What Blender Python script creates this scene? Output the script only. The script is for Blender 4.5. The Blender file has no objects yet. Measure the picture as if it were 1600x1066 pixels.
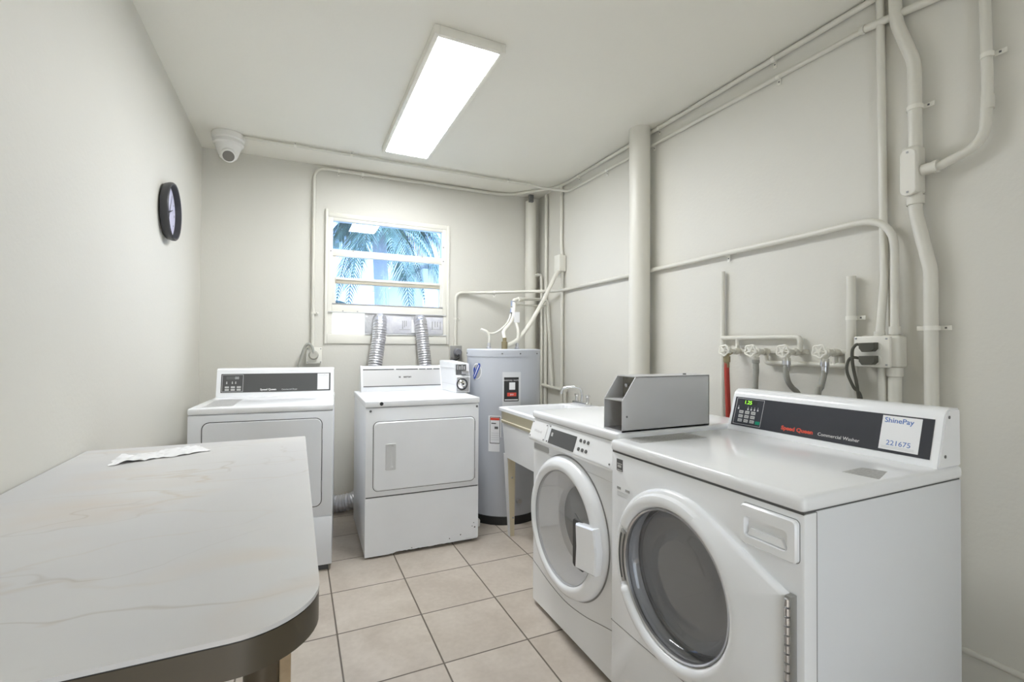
import bpy, bmesh, math, random
from mathutils import Vector, Matrix
random.seed(7)
C = bpy.context.scene.collection
PI = math.pi

# ------------------------------------------------------------------ camera, world, exposure
cam_d = bpy.data.cameras.new('camera'); cam = bpy.data.objects.new('camera', cam_d); C.objects.link(cam)
yaw, pitch, roll = .4319, -.0119, .0057
fwd = Vector((math.sin(yaw)*math.cos(pitch), math.cos(yaw)*math.cos(pitch), -math.sin(pitch)))
rgt = Vector((math.cos(yaw), -math.sin(yaw), 0)); up_ = rgt.cross(fwd)
r2 = math.cos(roll)*rgt + math.sin(roll)*up_; u2 = -math.sin(roll)*rgt + math.cos(roll)*up_
m = Matrix((r2, u2, -fwd)).transposed().to_4x4(); m.translation = (-.1686, -2.4739, 1.2209)
cam.matrix_world = m
cam_d.sensor_width = 36; cam_d.lens = 730.57/1600*36; cam_d.clip_start = .02
bpy.context.scene.camera = cam

w = bpy.data.worlds.new('sky'); bpy.context.scene.world = w; w.use_nodes = True
nt = w.node_tree; nt.nodes.clear()
wo = nt.nodes.new('ShaderNodeOutputWorld'); bg = nt.nodes.new('ShaderNodeBackground')
bg.inputs[0].default_value = (.80, .90, 1, 1); bg.inputs[1].default_value = 2.2
nt.links.new(bg.outputs[0], wo.inputs[0])
sd = bpy.data.lights.new('sun', 'SUN'); sd.energy = 5.5; sd.angle = .01; sd.color = (1, .96, .9)
so = bpy.data.objects.new('sun', sd); C.objects.link(so)
so.rotation_euler = Vector((-.25, .75, -1)).to_track_quat('-Z', 'Y').to_euler()
vs = bpy.context.scene.view_settings
vs.view_transform = 'Standard'; vs.look = 'None'; vs.gamma = 1; vs.use_curve_mapping = False; vs.exposure = 1.2
LAMP = 15.0
bpy.context.scene.cycles.max_bounces = 10
bpy.context.scene.cycles.diffuse_bounces = 6

# ------------------------------------------------------------------ materials
def nodes(name):
    mt = bpy.data.materials.new(name); mt.use_nodes = True
    return mt, mt.node_tree, mt.node_tree.nodes['Principled BSDF']
def mat(name, col, rough=.5, metal=0, bump=None, vary=None, emit=None, spec=None, coat=0):
    mt, t, p = nodes(name)
    p.inputs['Base Color'].default_value = (*col, 1); p.inputs['Roughness'].default_value = rough
    p.inputs['Metallic'].default_value = metal
    if spec is not None: p.inputs['Specular IOR Level'].default_value = spec
    if coat: p.inputs['Coat Weight'].default_value = coat
    if emit: p.inputs['Emission Color'].default_value = (*emit[0], 1); p.inputs['Emission Strength'].default_value = emit[1]
    tc = t.nodes.new('ShaderNodeNewGeometry')
    if vary:
        n = t.nodes.new('ShaderNodeTexNoise'); n.inputs['Scale'].default_value = vary[0]; n.inputs['Detail'].default_value = 5
        t.links.new(tc.outputs['Position'], n.inputs['Vector'])
        r = t.nodes.new('ShaderNodeValToRGB')
        r.color_ramp.elements[0].position = .3; r.color_ramp.elements[1].position = .7
        r.color_ramp.elements[0].color = (*vary[1], 1); r.color_ramp.elements[1].color = (*col, 1)
        t.links.new(n.outputs[0], r.inputs[0]); t.links.new(r.outputs[0], p.inputs['Base Color'])
    if bump:
        n = t.nodes.new('ShaderNodeTexNoise'); n.inputs['Scale'].default_value = bump[0]; n.inputs['Detail'].default_value = 4
        t.links.new(tc.outputs['Position'], n.inputs['Vector'])
        b = t.nodes.new('ShaderNodeBump'); b.inputs['Strength'].default_value = bump[1]; b.inputs['Distance'].default_value = bump[2] if len(bump) > 2 else .01
        t.links.new(n.outputs[0], b.inputs['Height']); t.links.new(b.outputs[0], p.inputs['Normal'])
    return mt
WALLC = (.69, .673, .615)
M = dict(
    wall=mat('painted_stucco', WALLC, .62, bump=(70, .16, .004), vary=(1.3, (.67, .652, .595))),
    ceiling=mat('ceiling_paint', (.83, .81, .74), .6, bump=(40, .12, .004), vary=(1.1, (.81, .79, .72))),
    pipe=mat('painted_pipe', (.70, .68, .61), .35, bump=(90, .15, .003)),
    trim=mat('cream_window_paint', (.80, .78, .71), .35, bump=(60, .1, .003)),
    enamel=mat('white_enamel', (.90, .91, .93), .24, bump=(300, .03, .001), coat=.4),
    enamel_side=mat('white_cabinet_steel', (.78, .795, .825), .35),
    enamel_old=mat('worn_white_enamel', (.84, .85, .87), .28, vary=(4, (.80, .81, .83))),
    gap=mat('dark_gap', (.10, .10, .10), .8),
    greyline=mat('grey_seam', (.28, .28, .28), .7),
    panel_grey=mat('grey_control_panel', (.085, .085, .085), .4),
    panel_blue=mat('charcoal_control_panel', (.036, .038, .048), .35),
    black=mat('black_plastic', (.02, .02, .02), .4),
    darkgrey=mat('dark_grey_plastic', (.13, .13, .13), .4),
    midgrey=mat('mid_grey', (.38, .38, .385), .5),
    key=mat('key_grey', (.55, .55, .54), .5),
    paper=mat('white_paper', (.85, .85, .86), .7),
    label_grey=mat('printed_grey_label', (.50, .50, .49), .5, vary=(160, (.33, .33, .33))),
    steel=mat('brushed_steel', (.62, .62, .64), .32, 1),
    boxsteel=mat('stainless_coin_box', (.60, .60, .615), .42, .25, vary=(3, (.56, .555, .55))),
    chrome=mat('chrome', (.8, .8, .8), .12, 1),
    drum=mat('drum_steel', (.16, .16, .165), .4, .7),
    foil=mat('foil_duct', (.66, .66, .70), .28, .85, bump=(45, .6, .01)),
    heater=mat('heater_grey_enamel', (.50, .52, .565), .38),
    blackrubber=mat('black_rubber', (.018, .018, .018), .6),
    hose=mat('grey_rubber_hose', (.33, .325, .29), .55),
    redhose=mat('red_rubber_hose', (.42, .045, .03), .45),
    cord=mat('dark_olive_cord', (.075, .073, .055), .5),
    brass=mat('old_brass', (.33, .28, .17), .45, .7),
    tub=mat('white_tub_plastic', (.80, .81, .83), .35),
    tubtan=mat('yellowed_tub_band', (.62, .575, .43), .45),
    legtan=mat('yellowed_plastic', (.70, .63, .47), .5),
    apron=mat('brown_laminate', (.080, .064, .042), .4, vary=(5, (.062, .049, .031))),
    leg=mat('brown_leg_laminate', (.09, .068, .042), .4),
    wood=mat('pine_stud', (.45, .33, .20), .6, vary=(30, (.33, .23, .13))),
    clockrim=mat('charcoal_clock_rim', (.045, .045, .05), .4),
    clockface=mat('pale_lilac_dial', (.62, .61, .76), .4),
    camwhite=mat('white_camera_plastic', (.80, .79, .76), .35),
    lens=mat('grey_lens', (.20, .19, .17), .2),
    blue=mat('blue_print', (.03, .08, .42), .5), bluetxt=mat('blue_lettering', (.10, .20, .50), .5),
    red=mat('red_print', (.70, .07, .04), .5), redtxt=mat('red_lettering', (.75, .09, .05), .5),
    green=mat('green_key', (.0, .30, .17), .5), led=mat('green_digits', (.1, .5, .02), .5, emit=((.35, 1, .05), .8)),
    white=mat('white_print', (.8, .8, .8), .5),
    palegrey=mat('pale_grey_print', (.62, .62, .63), .5),
    baseboard=mat('grey_floor_line', (.30, .27, .22), .6),
    leaf=mat('palm_leaf', (.16, .24, .15), .45, vary=(6, (.07, .13, .09))),
    bark=mat('palm_bark', (.60, .58, .55), .8, bump=(20, .6, .02)),
    soil=mat('outdoor_ground', (.45, .42, .34), .9, vary=(2, (.3, .33, .2))),
    stuccoout=mat('white_house_wall', (.85, .84, .80), .8),
    silver=mat('silver_fascia', (.72, .72, .73), .3, .6),
)
# lamp diffuser
M['diffuser'] = mat('lit_diffuser', (.9, .9, .9), .5, emit=((.955, .98, 1.0), LAMP))
# window glass with a pale blue film
def glass(name, tint, fac=.06, rough=.0, milk=0):
    mt = bpy.data.materials.new(name); mt.use_nodes = True; t = mt.node_tree; t.nodes.clear()
    o = t.nodes.new('ShaderNodeOutputMaterial'); mx = t.nodes.new('ShaderNodeMixShader')
    tr = t.nodes.new('ShaderNodeBsdfTransparent'); tr.inputs[0].default_value = (*tint, 1)
    gl = t.nodes.new('ShaderNodeBsdfGlossy'); gl.inputs['Roughness'].default_value = rough; gl.inputs[0].default_value = (1, 1, 1, 1)
    lw = t.nodes.new('ShaderNodeLayerWeight'); lw.inputs[0].default_value = .5
    pw = t.nodes.new('ShaderNodeMath'); pw.operation = 'POWER'; pw.inputs[1].default_value = 4.5; t.links.new(lw.outputs['Facing'], pw.inputs[0])
    ad = t.nodes.new('ShaderNodeMath'); ad.inputs[1].default_value = fac; ad.use_clamp = True
    t.links.new(pw.outputs[0], ad.inputs[0]); t.links.new(ad.outputs[0], mx.inputs[0])
    if milk:
        df = t.nodes.new('ShaderNodeBsdfDiffuse'); df.inputs[0].default_value = (.82, .82, .83, 1); m2 = t.nodes.new('ShaderNodeMixShader'); m2.inputs[0].default_value = milk
        t.links.new(tr.outputs[0], m2.inputs[1]); t.links.new(df.outputs[0], m2.inputs[2]); tr = m2
    t.links.new(tr.outputs[0], mx.inputs[1]); t.links.new(gl.outputs[0], mx.inputs[2]); t.links.new(mx.outputs[0], o.inputs[0])
    return mt
M['glass'] = glass('window_glass', (.60, .74, 1.0), .09)
M['doorglass'] = glass('smoked_door_glass', (.60, .60, .61), .05, .03)
M['clearcover'] = glass('clear_door_cover', (.95, .95, .96), .05, .05, milk=.17)
# translucent white board in the window
mt, t, p = nodes('translucent_board')
tl = t.nodes.new('ShaderNodeBsdfTranslucent'); tl.inputs[0].default_value = (.95, .95, .95, 1)
mx = t.nodes.new('ShaderNodeMixShader'); mx.inputs[0].default_value = .85
p.inputs['Base Color'].default_value = (.85, .85, .85, 1)
t.links.new(p.outputs[0], mx.inputs[1]); t.links.new(tl.outputs[0], mx.inputs[2])
t.links.new(mx.outputs[0], t.nodes['Material Output'].inputs[0]); M['board'] = mt

# floor tiles: 36 cm grid, slightly mottled beige ceramic with grey-brown grout
def floor_mat():
    mt, t, p = nodes('beige_floor_tile'); N = t.nodes; L = t.links
    g = N.new('ShaderNodeNewGeometry'); sp = N.new('ShaderNodeSeparateXYZ'); L.new(g.outputs['Position'], sp.inputs[0])
    def mth(op, a, b=None):
        n = N.new('ShaderNodeMath'); n.operation = op
        for i, v in enumerate((a, b)):
            if v is None: continue
            if isinstance(v, (int, float)): n.inputs[i].default_value = v
            else: L.new(v, n.inputs[i])
        return n.outputs[0]
    ds = []; ids = []
    for k in (0, 1):
        q = mth('DIVIDE', sp.outputs[k], .36)
        f = mth('FRACT', q); d = mth('MINIMUM', f, mth('SUBTRACT', 1, f)); ds.append(d); ids.append(mth('FLOOR', q))
    d = mth('MINIMUM', ds[0], ds[1])
    mr = N.new('ShaderNodeMapRange'); L.new(d, mr.inputs[0]); mr.inputs[1].default_value = .0065; mr.inputs[2].default_value = .011
    cb = N.new('ShaderNodeCombineXYZ'); L.new(ids[0], cb.inputs[0]); L.new(ids[1], cb.inputs[1])
    wn = N.new('ShaderNodeTexWhiteNoise'); wn.noise_dimensions = '3D'; L.new(cb.outputs[0], wn.inputs[0])
    off = N.new('ShaderNodeVectorMath'); off.operation = 'MULTIPLY_ADD'; L.new(wn.outputs['Color'], off.inputs[0]); off.inputs[1].default_value = (9, 9, 9); L.new(g.outputs['Position'], off.inputs[2])
    n1 = N.new('ShaderNodeTexNoise'); n1.inputs['Scale'].default_value = 3.5; n1.inputs['Detail'].default_value = 8; n1.inputs['Distortion'].default_value = .8; L.new(off.outputs[0], n1.inputs['Vector'])
    n2 = N.new('ShaderNodeTexNoise'); n2.inputs['Scale'].default_value = 45; n2.inputs['Detail'].default_value = 3; L.new(off.outputs[0], n2.inputs['Vector'])
    s = mth('ADD', mth('MULTIPLY', n1.outputs[0], .75), mth('MULTIPLY', n2.outputs[0], .25))
    r = N.new('ShaderNodeValToRGB'); L.new(s, r.inputs[0])
    r.color_ramp.elements[0].position = .36; r.color_ramp.elements[0].color = (.45, .39, .33, 1)
    r.color_ramp.elements[1].position = .64; r.color_ramp.elements[1].color = (.57, .51, .445, 1)
    mixc = N.new('ShaderNodeMix'); mixc.data_type = 'RGBA'; L.new(mr.outputs[0], mixc.inputs[0])
    mixc.inputs[6].default_value = (.13, .105, .08, 1); L.new(r.outputs[0], mixc.inputs[7])
    L.new(mixc.outputs[2], p.inputs['Base Color'])
    p.inputs['Roughness'].default_value = .38
    b = N.new('ShaderNodeBump'); b.inputs['Distance'].default_value = .003; b.inputs['Strength'].default_value = .6; L.new(mr.outputs[0], b.inputs['Height']); L.new(b.outputs[0], p.inputs['Normal'])
    return mt
M['floor'] = floor_mat()
def marble_mat():
    mt, t, p = nodes('marble_laminate'); N = t.nodes; L = t.links
    g = N.new('ShaderNodeNewGeometry')
    def layer(rot, scl, nscale, width, detail=3, seed=0.):
        mp = N.new('ShaderNodeMapping'); L.new(g.outputs['Position'], mp.inputs[0]); mp.inputs['Rotation'].default_value = (0, 0, rot); mp.inputs['Scale'].default_value = scl; mp.inputs['Location'].default_value = (seed, seed*.7, 0)
        n = N.new('ShaderNodeTexNoise'); n.inputs['Scale'].default_value = nscale; n.inputs['Detail'].default_value = detail; n.inputs['Roughness'].default_value = .45; n.inputs['Distortion'].default_value = .15; L.new(mp.outputs[0], n.inputs['Vector'])
        a = N.new('ShaderNodeMath'); a.operation = 'SUBTRACT'; L.new(n.outputs[0], a.inputs[0]); a.inputs[1].default_value = .5
        b = N.new('ShaderNodeMath'); b.operation = 'ABSOLUTE'; L.new(a.outputs[0], b.inputs[0])
        r = N.new('ShaderNodeMapRange'); L.new(b.outputs[0], r.inputs[0]); r.inputs[1].default_value = 0; r.inputs[2].default_value = width; r.inputs[3].default_value = 1; r.inputs[4].default_value = 0
        return r.outputs[0]
    def mask(scale, lo, hi, seed):
        mp = N.new('ShaderNodeMapping'); L.new(g.outputs['Position'], mp.inputs[0]); mp.inputs['Location'].default_value = (seed, seed, 0)
        n = N.new('ShaderNodeTexNoise'); n.inputs['Scale'].default_value = scale; L.new(mp.outputs[0], n.inputs['Vector'])
        r = N.new('ShaderNodeMapRange'); L.new(n.outputs[0], r.inputs[0]); r.inputs[1].default_value = lo; r.inputs[2].default_value = hi
        return r.outputs[0]
    def mul(a, b, k=1.):
        n = N.new('ShaderNodeMath'); n.operation = 'MULTIPLY'; L.new(a, n.inputs[0]); L.new(b, n.inputs[1])
        n2 = N.new('ShaderNodeMath'); n2.operation = 'MULTIPLY'; L.new(n.outputs[0], n2.inputs[0]); n2.inputs[1].default_value = k
        return n2.outputs[0]
    base = N.new('ShaderNodeTexNoise'); base.inputs['Scale'].default_value = 2.5; base.inputs['Detail'].default_value = 3; L.new(g.outputs['Position'], base.inputs['Vector'])
    rb = N.new('ShaderNodeValToRGB'); L.new(base.outputs[0], rb.inputs[0]); rb.color_ramp.elements[0].position = .35; rb.color_ramp.elements[1].position = .7
    rb.color_ramp.elements[0].color = (.60, .595, .605, 1); rb.color_ramp.elements[1].color = (.67, .662, .655, 1)
    cur = rb.outputs[0]
    for fac, col in ((mul(layer(.55, (1, 2.6, 1), 1.5, .012, 4, 3.1), mask(2.2, .40, .62, 4.), .50), (.50, .42, .33, 1)),
                     (mul(layer(-.5, (1, 2.2, 1), 1.9, .007, 3, 8.3), mask(3, .42, .6, 9.), .55), (.42, .38, .34, 1)),
                     (mul(layer(.75, (1, 3., 1), 1.2, .05, 2, 5.7), mask(2.4, .5, .7, 2.), .35), (.62, .47, .33, 1))):
        mx = N.new('ShaderNodeMix'); mx.data_type = 'RGBA'; L.new(fac, mx.inputs[0]); L.new(cur, mx.inputs[6]); mx.inputs[7].default_value = col
        cur = mx.outputs[2]
    L.new(cur, p.inputs['Base Color']); p.inputs['Roughness'].default_value = .33
    return mt
M['marble'] = marble_mat()

# ------------------------------------------------------------------ object helpers
ROOT = {}
def finish(bm, name, m_, angle=35):
    bmesh.ops.remove_doubles(bm, verts=bm.verts, dist=1e-6)
    bmesh.ops.recalc_face_normals(bm, faces=bm.faces)
    me = bpy.data.meshes.new(name); bm.to_mesh(me); bm.free()
    me.materials.append(M[m_] if isinstance(m_, str) else m_)
    me.polygons.foreach_set('use_smooth', [True]*len(me.polygons))
    me.set_sharp_from_angle(angle=math.radians(angle))
    return me
def xf(o):
    return o.get('_m') if False else ROOT[o.name]
def obj(name, bm, m_, parent=None, label=None, W=False, angle=35):
    """one mesh object; W: vertices given in world space"""
    if W and parent is not None:
        inv = ROOT[parent.name].inverted(); bmesh.ops.transform(bm, matrix=inv, verts=bm.verts)
    org = None
    if parent is None:
        xs = [v.co for v in bm.verts]
        org = Vector(((min(v.x for v in xs)+max(v.x for v in xs))/2, (min(v.y for v in xs)+max(v.y for v in xs))/2, min(v.z for v in xs)))
        bmesh.ops.translate(bm, vec=-org, verts=bm.verts)
    o = bpy.data.objects.new(name, finish(bm, name, m_, angle)); C.objects.link(o)
    if org is not None: o.location = org; ROOT[o.name] = Matrix.Translation(org)
    if parent is not None: o.parent = parent; ROOT[o.name] = ROOT[parent.name]
    if label: o['label'] = label
    return o
def each(name, bms, m_, parent, W=False):
    for b in bms: obj(name, b, m_, parent, W=W)
def tag(o, label, cat, group=None, kind=None):
    o['label'] = label; o['category'] = cat
    if group: o['group'] = group
    if kind: o['kind'] = kind
    return o
def thing(name, label, cat, loc=(0, 0, 0), rz=0, group=None, kind=None):
    o = bpy.data.objects.new(name, None); C.objects.link(o); o.empty_display_size = .05
    o.location = loc; o.rotation_euler = (0, 0, rz)
    ROOT[o.name] = Matrix.Translation(loc) @ Matrix.Rotation(rz, 4, 'Z')
    if label: tag(o, label, cat, group, kind)
    elif kind: o['kind'] = kind
    return o
def BM(): return bmesh.new()
def box(bm, x0, x1, y0, y1, z0, z1, r=0, seg=2):
    r_ = bmesh.ops.create_cube(bm, size=1)
    for v in r_['verts']:
        v.co = Vector((x0+(v.co.x+.5)*(x1-x0), y0+(v.co.y+.5)*(y1-y0), z0+(v.co.z+.5)*(z1-z0)))
    if r:
        es = list({e for v in r_['verts'] for e in v.link_edges})
        bmesh.ops.bevel(bm, geom=es, offset=r, segments=seg, profile=.5, affect='EDGES')
    return bm
def B(*a, **k): return box(BM(), *a, **k)
def prism(bm, pts, axis, a, b, ins=0, c=None):
    """extrude the outline pts (2-D, in the plane without `axis`) from a to b; the b end may be inset"""
    def P(p, d): return Vector((d, p[0], p[1])) if axis == 0 else Vector((p[0], d, p[1])) if axis == 1 else Vector((p[0], p[1], d))
    n = len(pts)
    cx = sum(p[0] for p in pts)/n; cy = sum(p[1] for p in pts)/n
    W = max(p[0] for p in pts)-min(p[0] for p in pts); H = max(p[1] for p in pts)-min(p[1] for p in pts)
    loops = [[bm.verts.new(P(p, a)) for p in pts]]
    if ins:
        sx = (W-2*ins)/W; sy = (H-2*ins)/H; e = ins if b > a else -ins
        loops.append([bm.verts.new(P(p, b-e)) for p in pts])
        loops.append([bm.verts.new(P((cx+(p[0]-cx)*sx, cy+(p[1]-cy)*sy), b)) for p in pts])
    else: loops.append([bm.verts.new(P(p, b)) for p in pts])
    for l0, l1 in zip(loops, loops[1:]):
        for i in range(n): bm.faces.new((l0[i], l0[(i+1) % n], l1[(i+1) % n], l1[i]))
    bm.faces.new(loops[0][::-1]); bm.faces.new(loops[-1])
    return bm
def rrect(x0, x1, z0, z1, r, seg=6):
    out = []
    for cx, cz, a0 in ((x1-r, z1-r, 0), (x0+r, z1-r, 90), (x0+r, z0+r, 180), (x1-r, z0+r, 270)):
        for k in range(seg+1):
            a = math.radians(a0+90*k/seg); out.append((cx+r*math.cos(a), cz+r*math.sin(a)))
    return out
def circ(cx, cz, r, n=32): return [(cx+r*math.cos(2*PI*k/n), cz+r*math.sin(2*PI*k/n)) for k in range(n)]
def fillet(pts, r, seg=8):
    pts = [Vector(p) for p in pts]; out = [pts[0]]
    for i in range(1, len(pts)-1):
        p = pts[i]; a = pts[i-1]-p; b = pts[i+1]-p; la, lb = a.length, b.length; a.normalize(); b.normalize()
        ang = a.angle(b)
        rr = r[i-1] if isinstance(r, (list, tuple)) else r
        d = rr/math.tan(ang/2) if ang < 3.13 else 0
        d = min(d, la*.49, lb*.49)
        if d < 1e-4: out.append(p); continue
        s, e = p+a*d, p+b*d
        for k in range(seg+1):
            t_ = k/seg; out.append((1-t_)**2*s+2*t_*(1-t_)*p+t_*t_*e)
    out.append(pts[-1]); return out
def smooth(pts, n=6):
    pts = [Vector(p) for p in pts]; P = [2*pts[0]-pts[1]]+pts+[2*pts[-1]-pts[-2]]; out = []
    for i in range(1, len(P)-2):
        for k in range(n):
            t_ = k/n; a, b, c, d = P[i-1:i+3]
            out.append(.5*((2*b)+(c-a)*t_+(2*a-5*b+4*c-d)*t_**2+(3*b-a-3*c+d)*t_**3))
    out.append(pts[-1]); return out
def tube(bm, pts, r, seg=14, caps=True, flat=1.):
    pts = [Vector(p) for p in pts]; q = [pts[0]]
    rs = list(r) if isinstance(r, (list, tuple)) else None
    if rs is None:
        for p in pts[1:]:
            if (p-q[-1]).length > 1e-5: q.append(p)
        pts = q; rs = [r]*len(pts)
    T = []
    for i in range(len(pts)):
        a = pts[max(i-1, 0)]; b = pts[min(i+1, len(pts)-1)]; T.append((b-a).normalized())
    n = T[0].orthogonal().normalized() if abs(T[0].z) > .99 or True else None
    if abs(T[0].dot(Vector((0, 0, 1)))) < .9: n = (Vector((0, 0, 1))-T[0]*T[0].z).normalized()
    rings = []
    for i, p in enumerate(pts):
        n = (n-T[i]*n.dot(T[i])).normalized(); bi = T[i].cross(n)
        rings.append([bm.verts.new(p+rs[i]*(math.cos(2*PI*k/seg)*n+flat*math.sin(2*PI*k/seg)*bi)) for k in range(seg)])
    for a, b in zip(rings, rings[1:]):
        for k in range(seg): bm.faces.new((a[k], a[(k+1) % seg], b[(k+1) % seg], b[k]))
    if caps: bm.faces.new(rings[0][::-1]); bm.faces.new(rings[-1])
    return bm
def lathe(bm, prof, c=(0, 0, 0), axis=2, seg=48, a0=0, a1=360):
    """revolve (radius, distance along axis) about the axis through c"""
    rings = []; full = abs(a1-a0) >= 360; n = seg if full else seg+1
    for r, d in prof:
        ring = []
        for k in range(n):
            a = math.radians(a0+(a1-a0)*k/seg); x, y = r*math.cos(a), r*math.sin(a)
            v = (d, x, y) if axis == 0 else (x, d, y) if axis == 1 else (x, y, d)
            ring.append(bm.verts.new(Vector(c)+Vector(v)))
        rings.append(ring)
    for a, b in zip(rings, rings[1:]):
        for k in range(seg): bm.faces.new((a[k], a[(k+1) % n], b[(k+1) % n], b[k]))
    return bm
def star_ring(bm, c, outline, rings, seg=72):
    """loops swept round centre c=(x,z): each ring is ('o', scale, y) on the outline or ('c', radius, y) on a circle"""
    angs = sorted(set([2*PI*k/seg for k in range(seg)]+[math.atan2(p[1]-c[1], p[0]-c[0]) % (2*PI) for p in outline]))
    def hit(a):
        dx, dz = math.cos(a), math.sin(a); best = None; n = len(outline)
        for i in range(n):
            x1, z1 = outline[i][0]-c[0], outline[i][1]-c[1]; x2, z2 = outline[(i+1) % n][0]-c[0], outline[(i+1) % n][1]-c[1]
            ex, ez = x2-x1, z2-z1; den = dx*ez-dz*ex
            if abs(den) < 1e-12: continue
            t_ = (x1*ez-z1*ex)/den; s = (x1*dz-z1*dx)/den
            if t_ > 0 and -1e-6 <= s <= 1+1e-6 and (best is None or t_ < best): best = t_
        return best
    H = [hit(a) for a in angs]; loops = []
    for kind, v, y in rings:
        lp = []
        for a, h in zip(angs, H):
            rr = h-v if kind == 'o' else min(v, h) if kind == 'c' else v
            yy = y(math.degrees(a)) if callable(y) else y
            if callable(rr): rr = rr(math.degrees(a))
            lp.append(bm.verts.new((c[0]+rr*math.cos(a), yy, c[1]+rr*math.sin(a))))
        loops.append(lp)
    n = len(angs)
    for a, b in zip(loops, loops[1:]):
        for k in range(n): bm.faces.new((a[k], a[(k+1) % n], b[(k+1) % n], b[k]))
    return bm
def text(name, s, size, o_, right, up, m_, parent, label=None, W=False, align='LEFT', bold=0, squash=1.):
    cu = bpy.data.curves.new('t', 'FONT'); cu.body = s; cu.size = size; cu.align_x = align; cu.offset = bold; cu.extrude = .0002; cu.resolution_u = 3
    to = bpy.data.objects.new('t', cu); C.objects.link(to)
    dg = bpy.context.evaluated_depsgraph_get(); me = bpy.data.meshes.new_from_object(to.evaluated_get(dg))
    bpy.data.objects.remove(to); bpy.data.curves.remove(cu)
    bm = BM(); bm.from_mesh(me); bpy.data.meshes.remove(me)
    R_ = Vector(right).normalized(); U = Vector(up).normalized(); N_ = R_.cross(U)
    mm = Matrix((R_*squash, U, N_)).transposed().to_4x4(); mm.translation = Vector(o_)
    bmesh.ops.transform(bm, matrix=mm, verts=bm.verts)
    return obj(name, bm, m_, parent, label, W=W)

# ------------------------------------------------------------------ the room
XL, XR, YB, YF, ZC = -.79, 1.905, 1.435, -4.1, 2.62
def struct(name, bm, m_, parent=None):
    o = obj(name, bm, m_, parent)
    o['kind'] = 'structure'
    return o
struct('floor', B(XL-.2, XR+.2, YF-.2, YB+.2, -.12, 0), 'floor')
struct('ceiling', B(XL-.2, XR+.2, YF-.2, YB+.2, ZC, ZC+.15), 'ceiling')
wl = struct('wall_left', B(XL-.18, XL, YF-.2, YB+.2, 0, ZC), 'wall')
wr = struct('wall_right', B(XR, XR+.18, YF-.2, YB+.2, 0, ZC), 'wall')
# back wall with window opening
ox0, ox1, oz0, oz1 = .045, 1.005, 1.30, 2.245
bm = BM()
for a in ((XL, ox0, YB, YB+.18, 0, ZC), (ox1, XR, YB, YB+.18, 0, ZC), (ox0, ox1, YB, YB+.18, 0, oz0), (ox0, ox1, YB, YB+.18, oz1, ZC)): box(bm, *a)
wb = struct('wall_back', bm, 'wall')
# wall behind the camera with an open doorway
dx0, dx1, dz1 = -.30, .55, 2.1
bm = BM()
for a in ((XL, dx0, YF-.18, YF, 0, ZC), (dx1, XR, YF-.18, YF, 0, ZC), (dx0, dx1, YF-.18, YF, dz1, ZC)): box(bm, *a)
struct('wall_front', bm, 'wall')
bm = BM()
for a in ((dx0, dx0+.04, YF-.2, YF+.01, 0, dz1), (dx1-.04, dx1, YF-.2, YF+.01, 0, dz1), (dx0, dx1, YF-.2, YF+.01, dz1-.04, dz1)): box(bm, *a, r=.004)
struct('door_1', bm, 'trim')
# thin dark joint along the foot of the back wall and a raised ridge low on the right wall
struct('baseboard_back', B(XL, XR, YB-.006, YB, 0, .03), 'baseboard')
bm = tube(BM(), [(XR-.002, YF, .215), (XR-.002, -1.8, .20), (XR-.002, -1.0, .195), (XR-.002, .3, .19)], .011)
struct('trim_1', bm, 'wall')
bm = BM()
pts = [(.72+.030*math.cos(a)*(1+.25*math.sin(3*a)), 1.628+.045*math.sin(a)*(1+.2*math.cos(4*a+1))) for a in [2*PI*k/18 for k in range(18)]]
prism(bm, pts, 0, XR, XR-.0015); o = struct('paint_patch', bm, 'trim', wr); 

# window
wn = thing('window_1', None, None, (ox0, YB, oz0)); wn['kind'] = 'structure'
def wpart(name, bm, m_, label=None):
    o = obj(name, bm, m_, wn, label, W=True); o['kind'] = 'structure'; return o
bm = BM()   # raised bead round the opening
box(bm, .026, .046, YB-.022, YB+.03, 1.236, 2.285, r=.004); box(bm, 1.004, 1.026, YB-.022, YB+.03, 1.236, 2.262, r=.004)
box(bm, .046, 1.004, YB-.016, YB+.03, 2.225, 2.262, r=.006)
wpart('window_casing', bm, 'trim')
bm = BM()
box(bm, .046, .082, YB-.012, YB+.05, 1.48, 2.23, r=.003); box(bm, .962, 1.004, YB-.012, YB+.05, 1.48, 2.23, r=.003)
box(bm, .046, 1.004, YB-.008, YB+.05, 2.202, 2.235, r=.003)
box(bm, .082, .107, YB+.004, YB+.03, 1.55, 1.96, r=.002); box(bm, .943, .963, YB+.004, YB+.03, 1.55, 1.96, r=.002)
wpart('window_frame', bm, 'trim')
wpart('window_rail', B(.080, .965, YB-.006, YB+.03, 1.925, 1.979, r=.004), 'trim')
bm = box(BM(), .105, .945, YB-.012, YB+.02, 1.737, 1.757, r=.004)
wpart('window_rail', bm, 'trim')
wpart('window_rail', B(.105, .945, YB-.004, YB+.024, 1.709, 1.738, r=.003), mat('tan_rail', (.50, .46, .37), .5))
wpart('window_rail', B(.078, .968, YB-.016, YB+.03, 1.482, 1.543, r=.004), 'trim')
wpart('window_gasket', B(.080, .968, YB-.018, YB+.02, 1.5435, 1.553, r=.001), 'midgrey')
for z0, z1, yo in ((1.979, 2.203, .012), (1.757, 1.926, .020), (1.553, 1.710, .020)):
    wpart('window_pane', B(.083 if z0 > 1.9 else .106, .963 if z0 > 1.9 else .944, YB+yo, YB+yo+.003, z0, z1), 'glass')
bm = BM()
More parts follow.
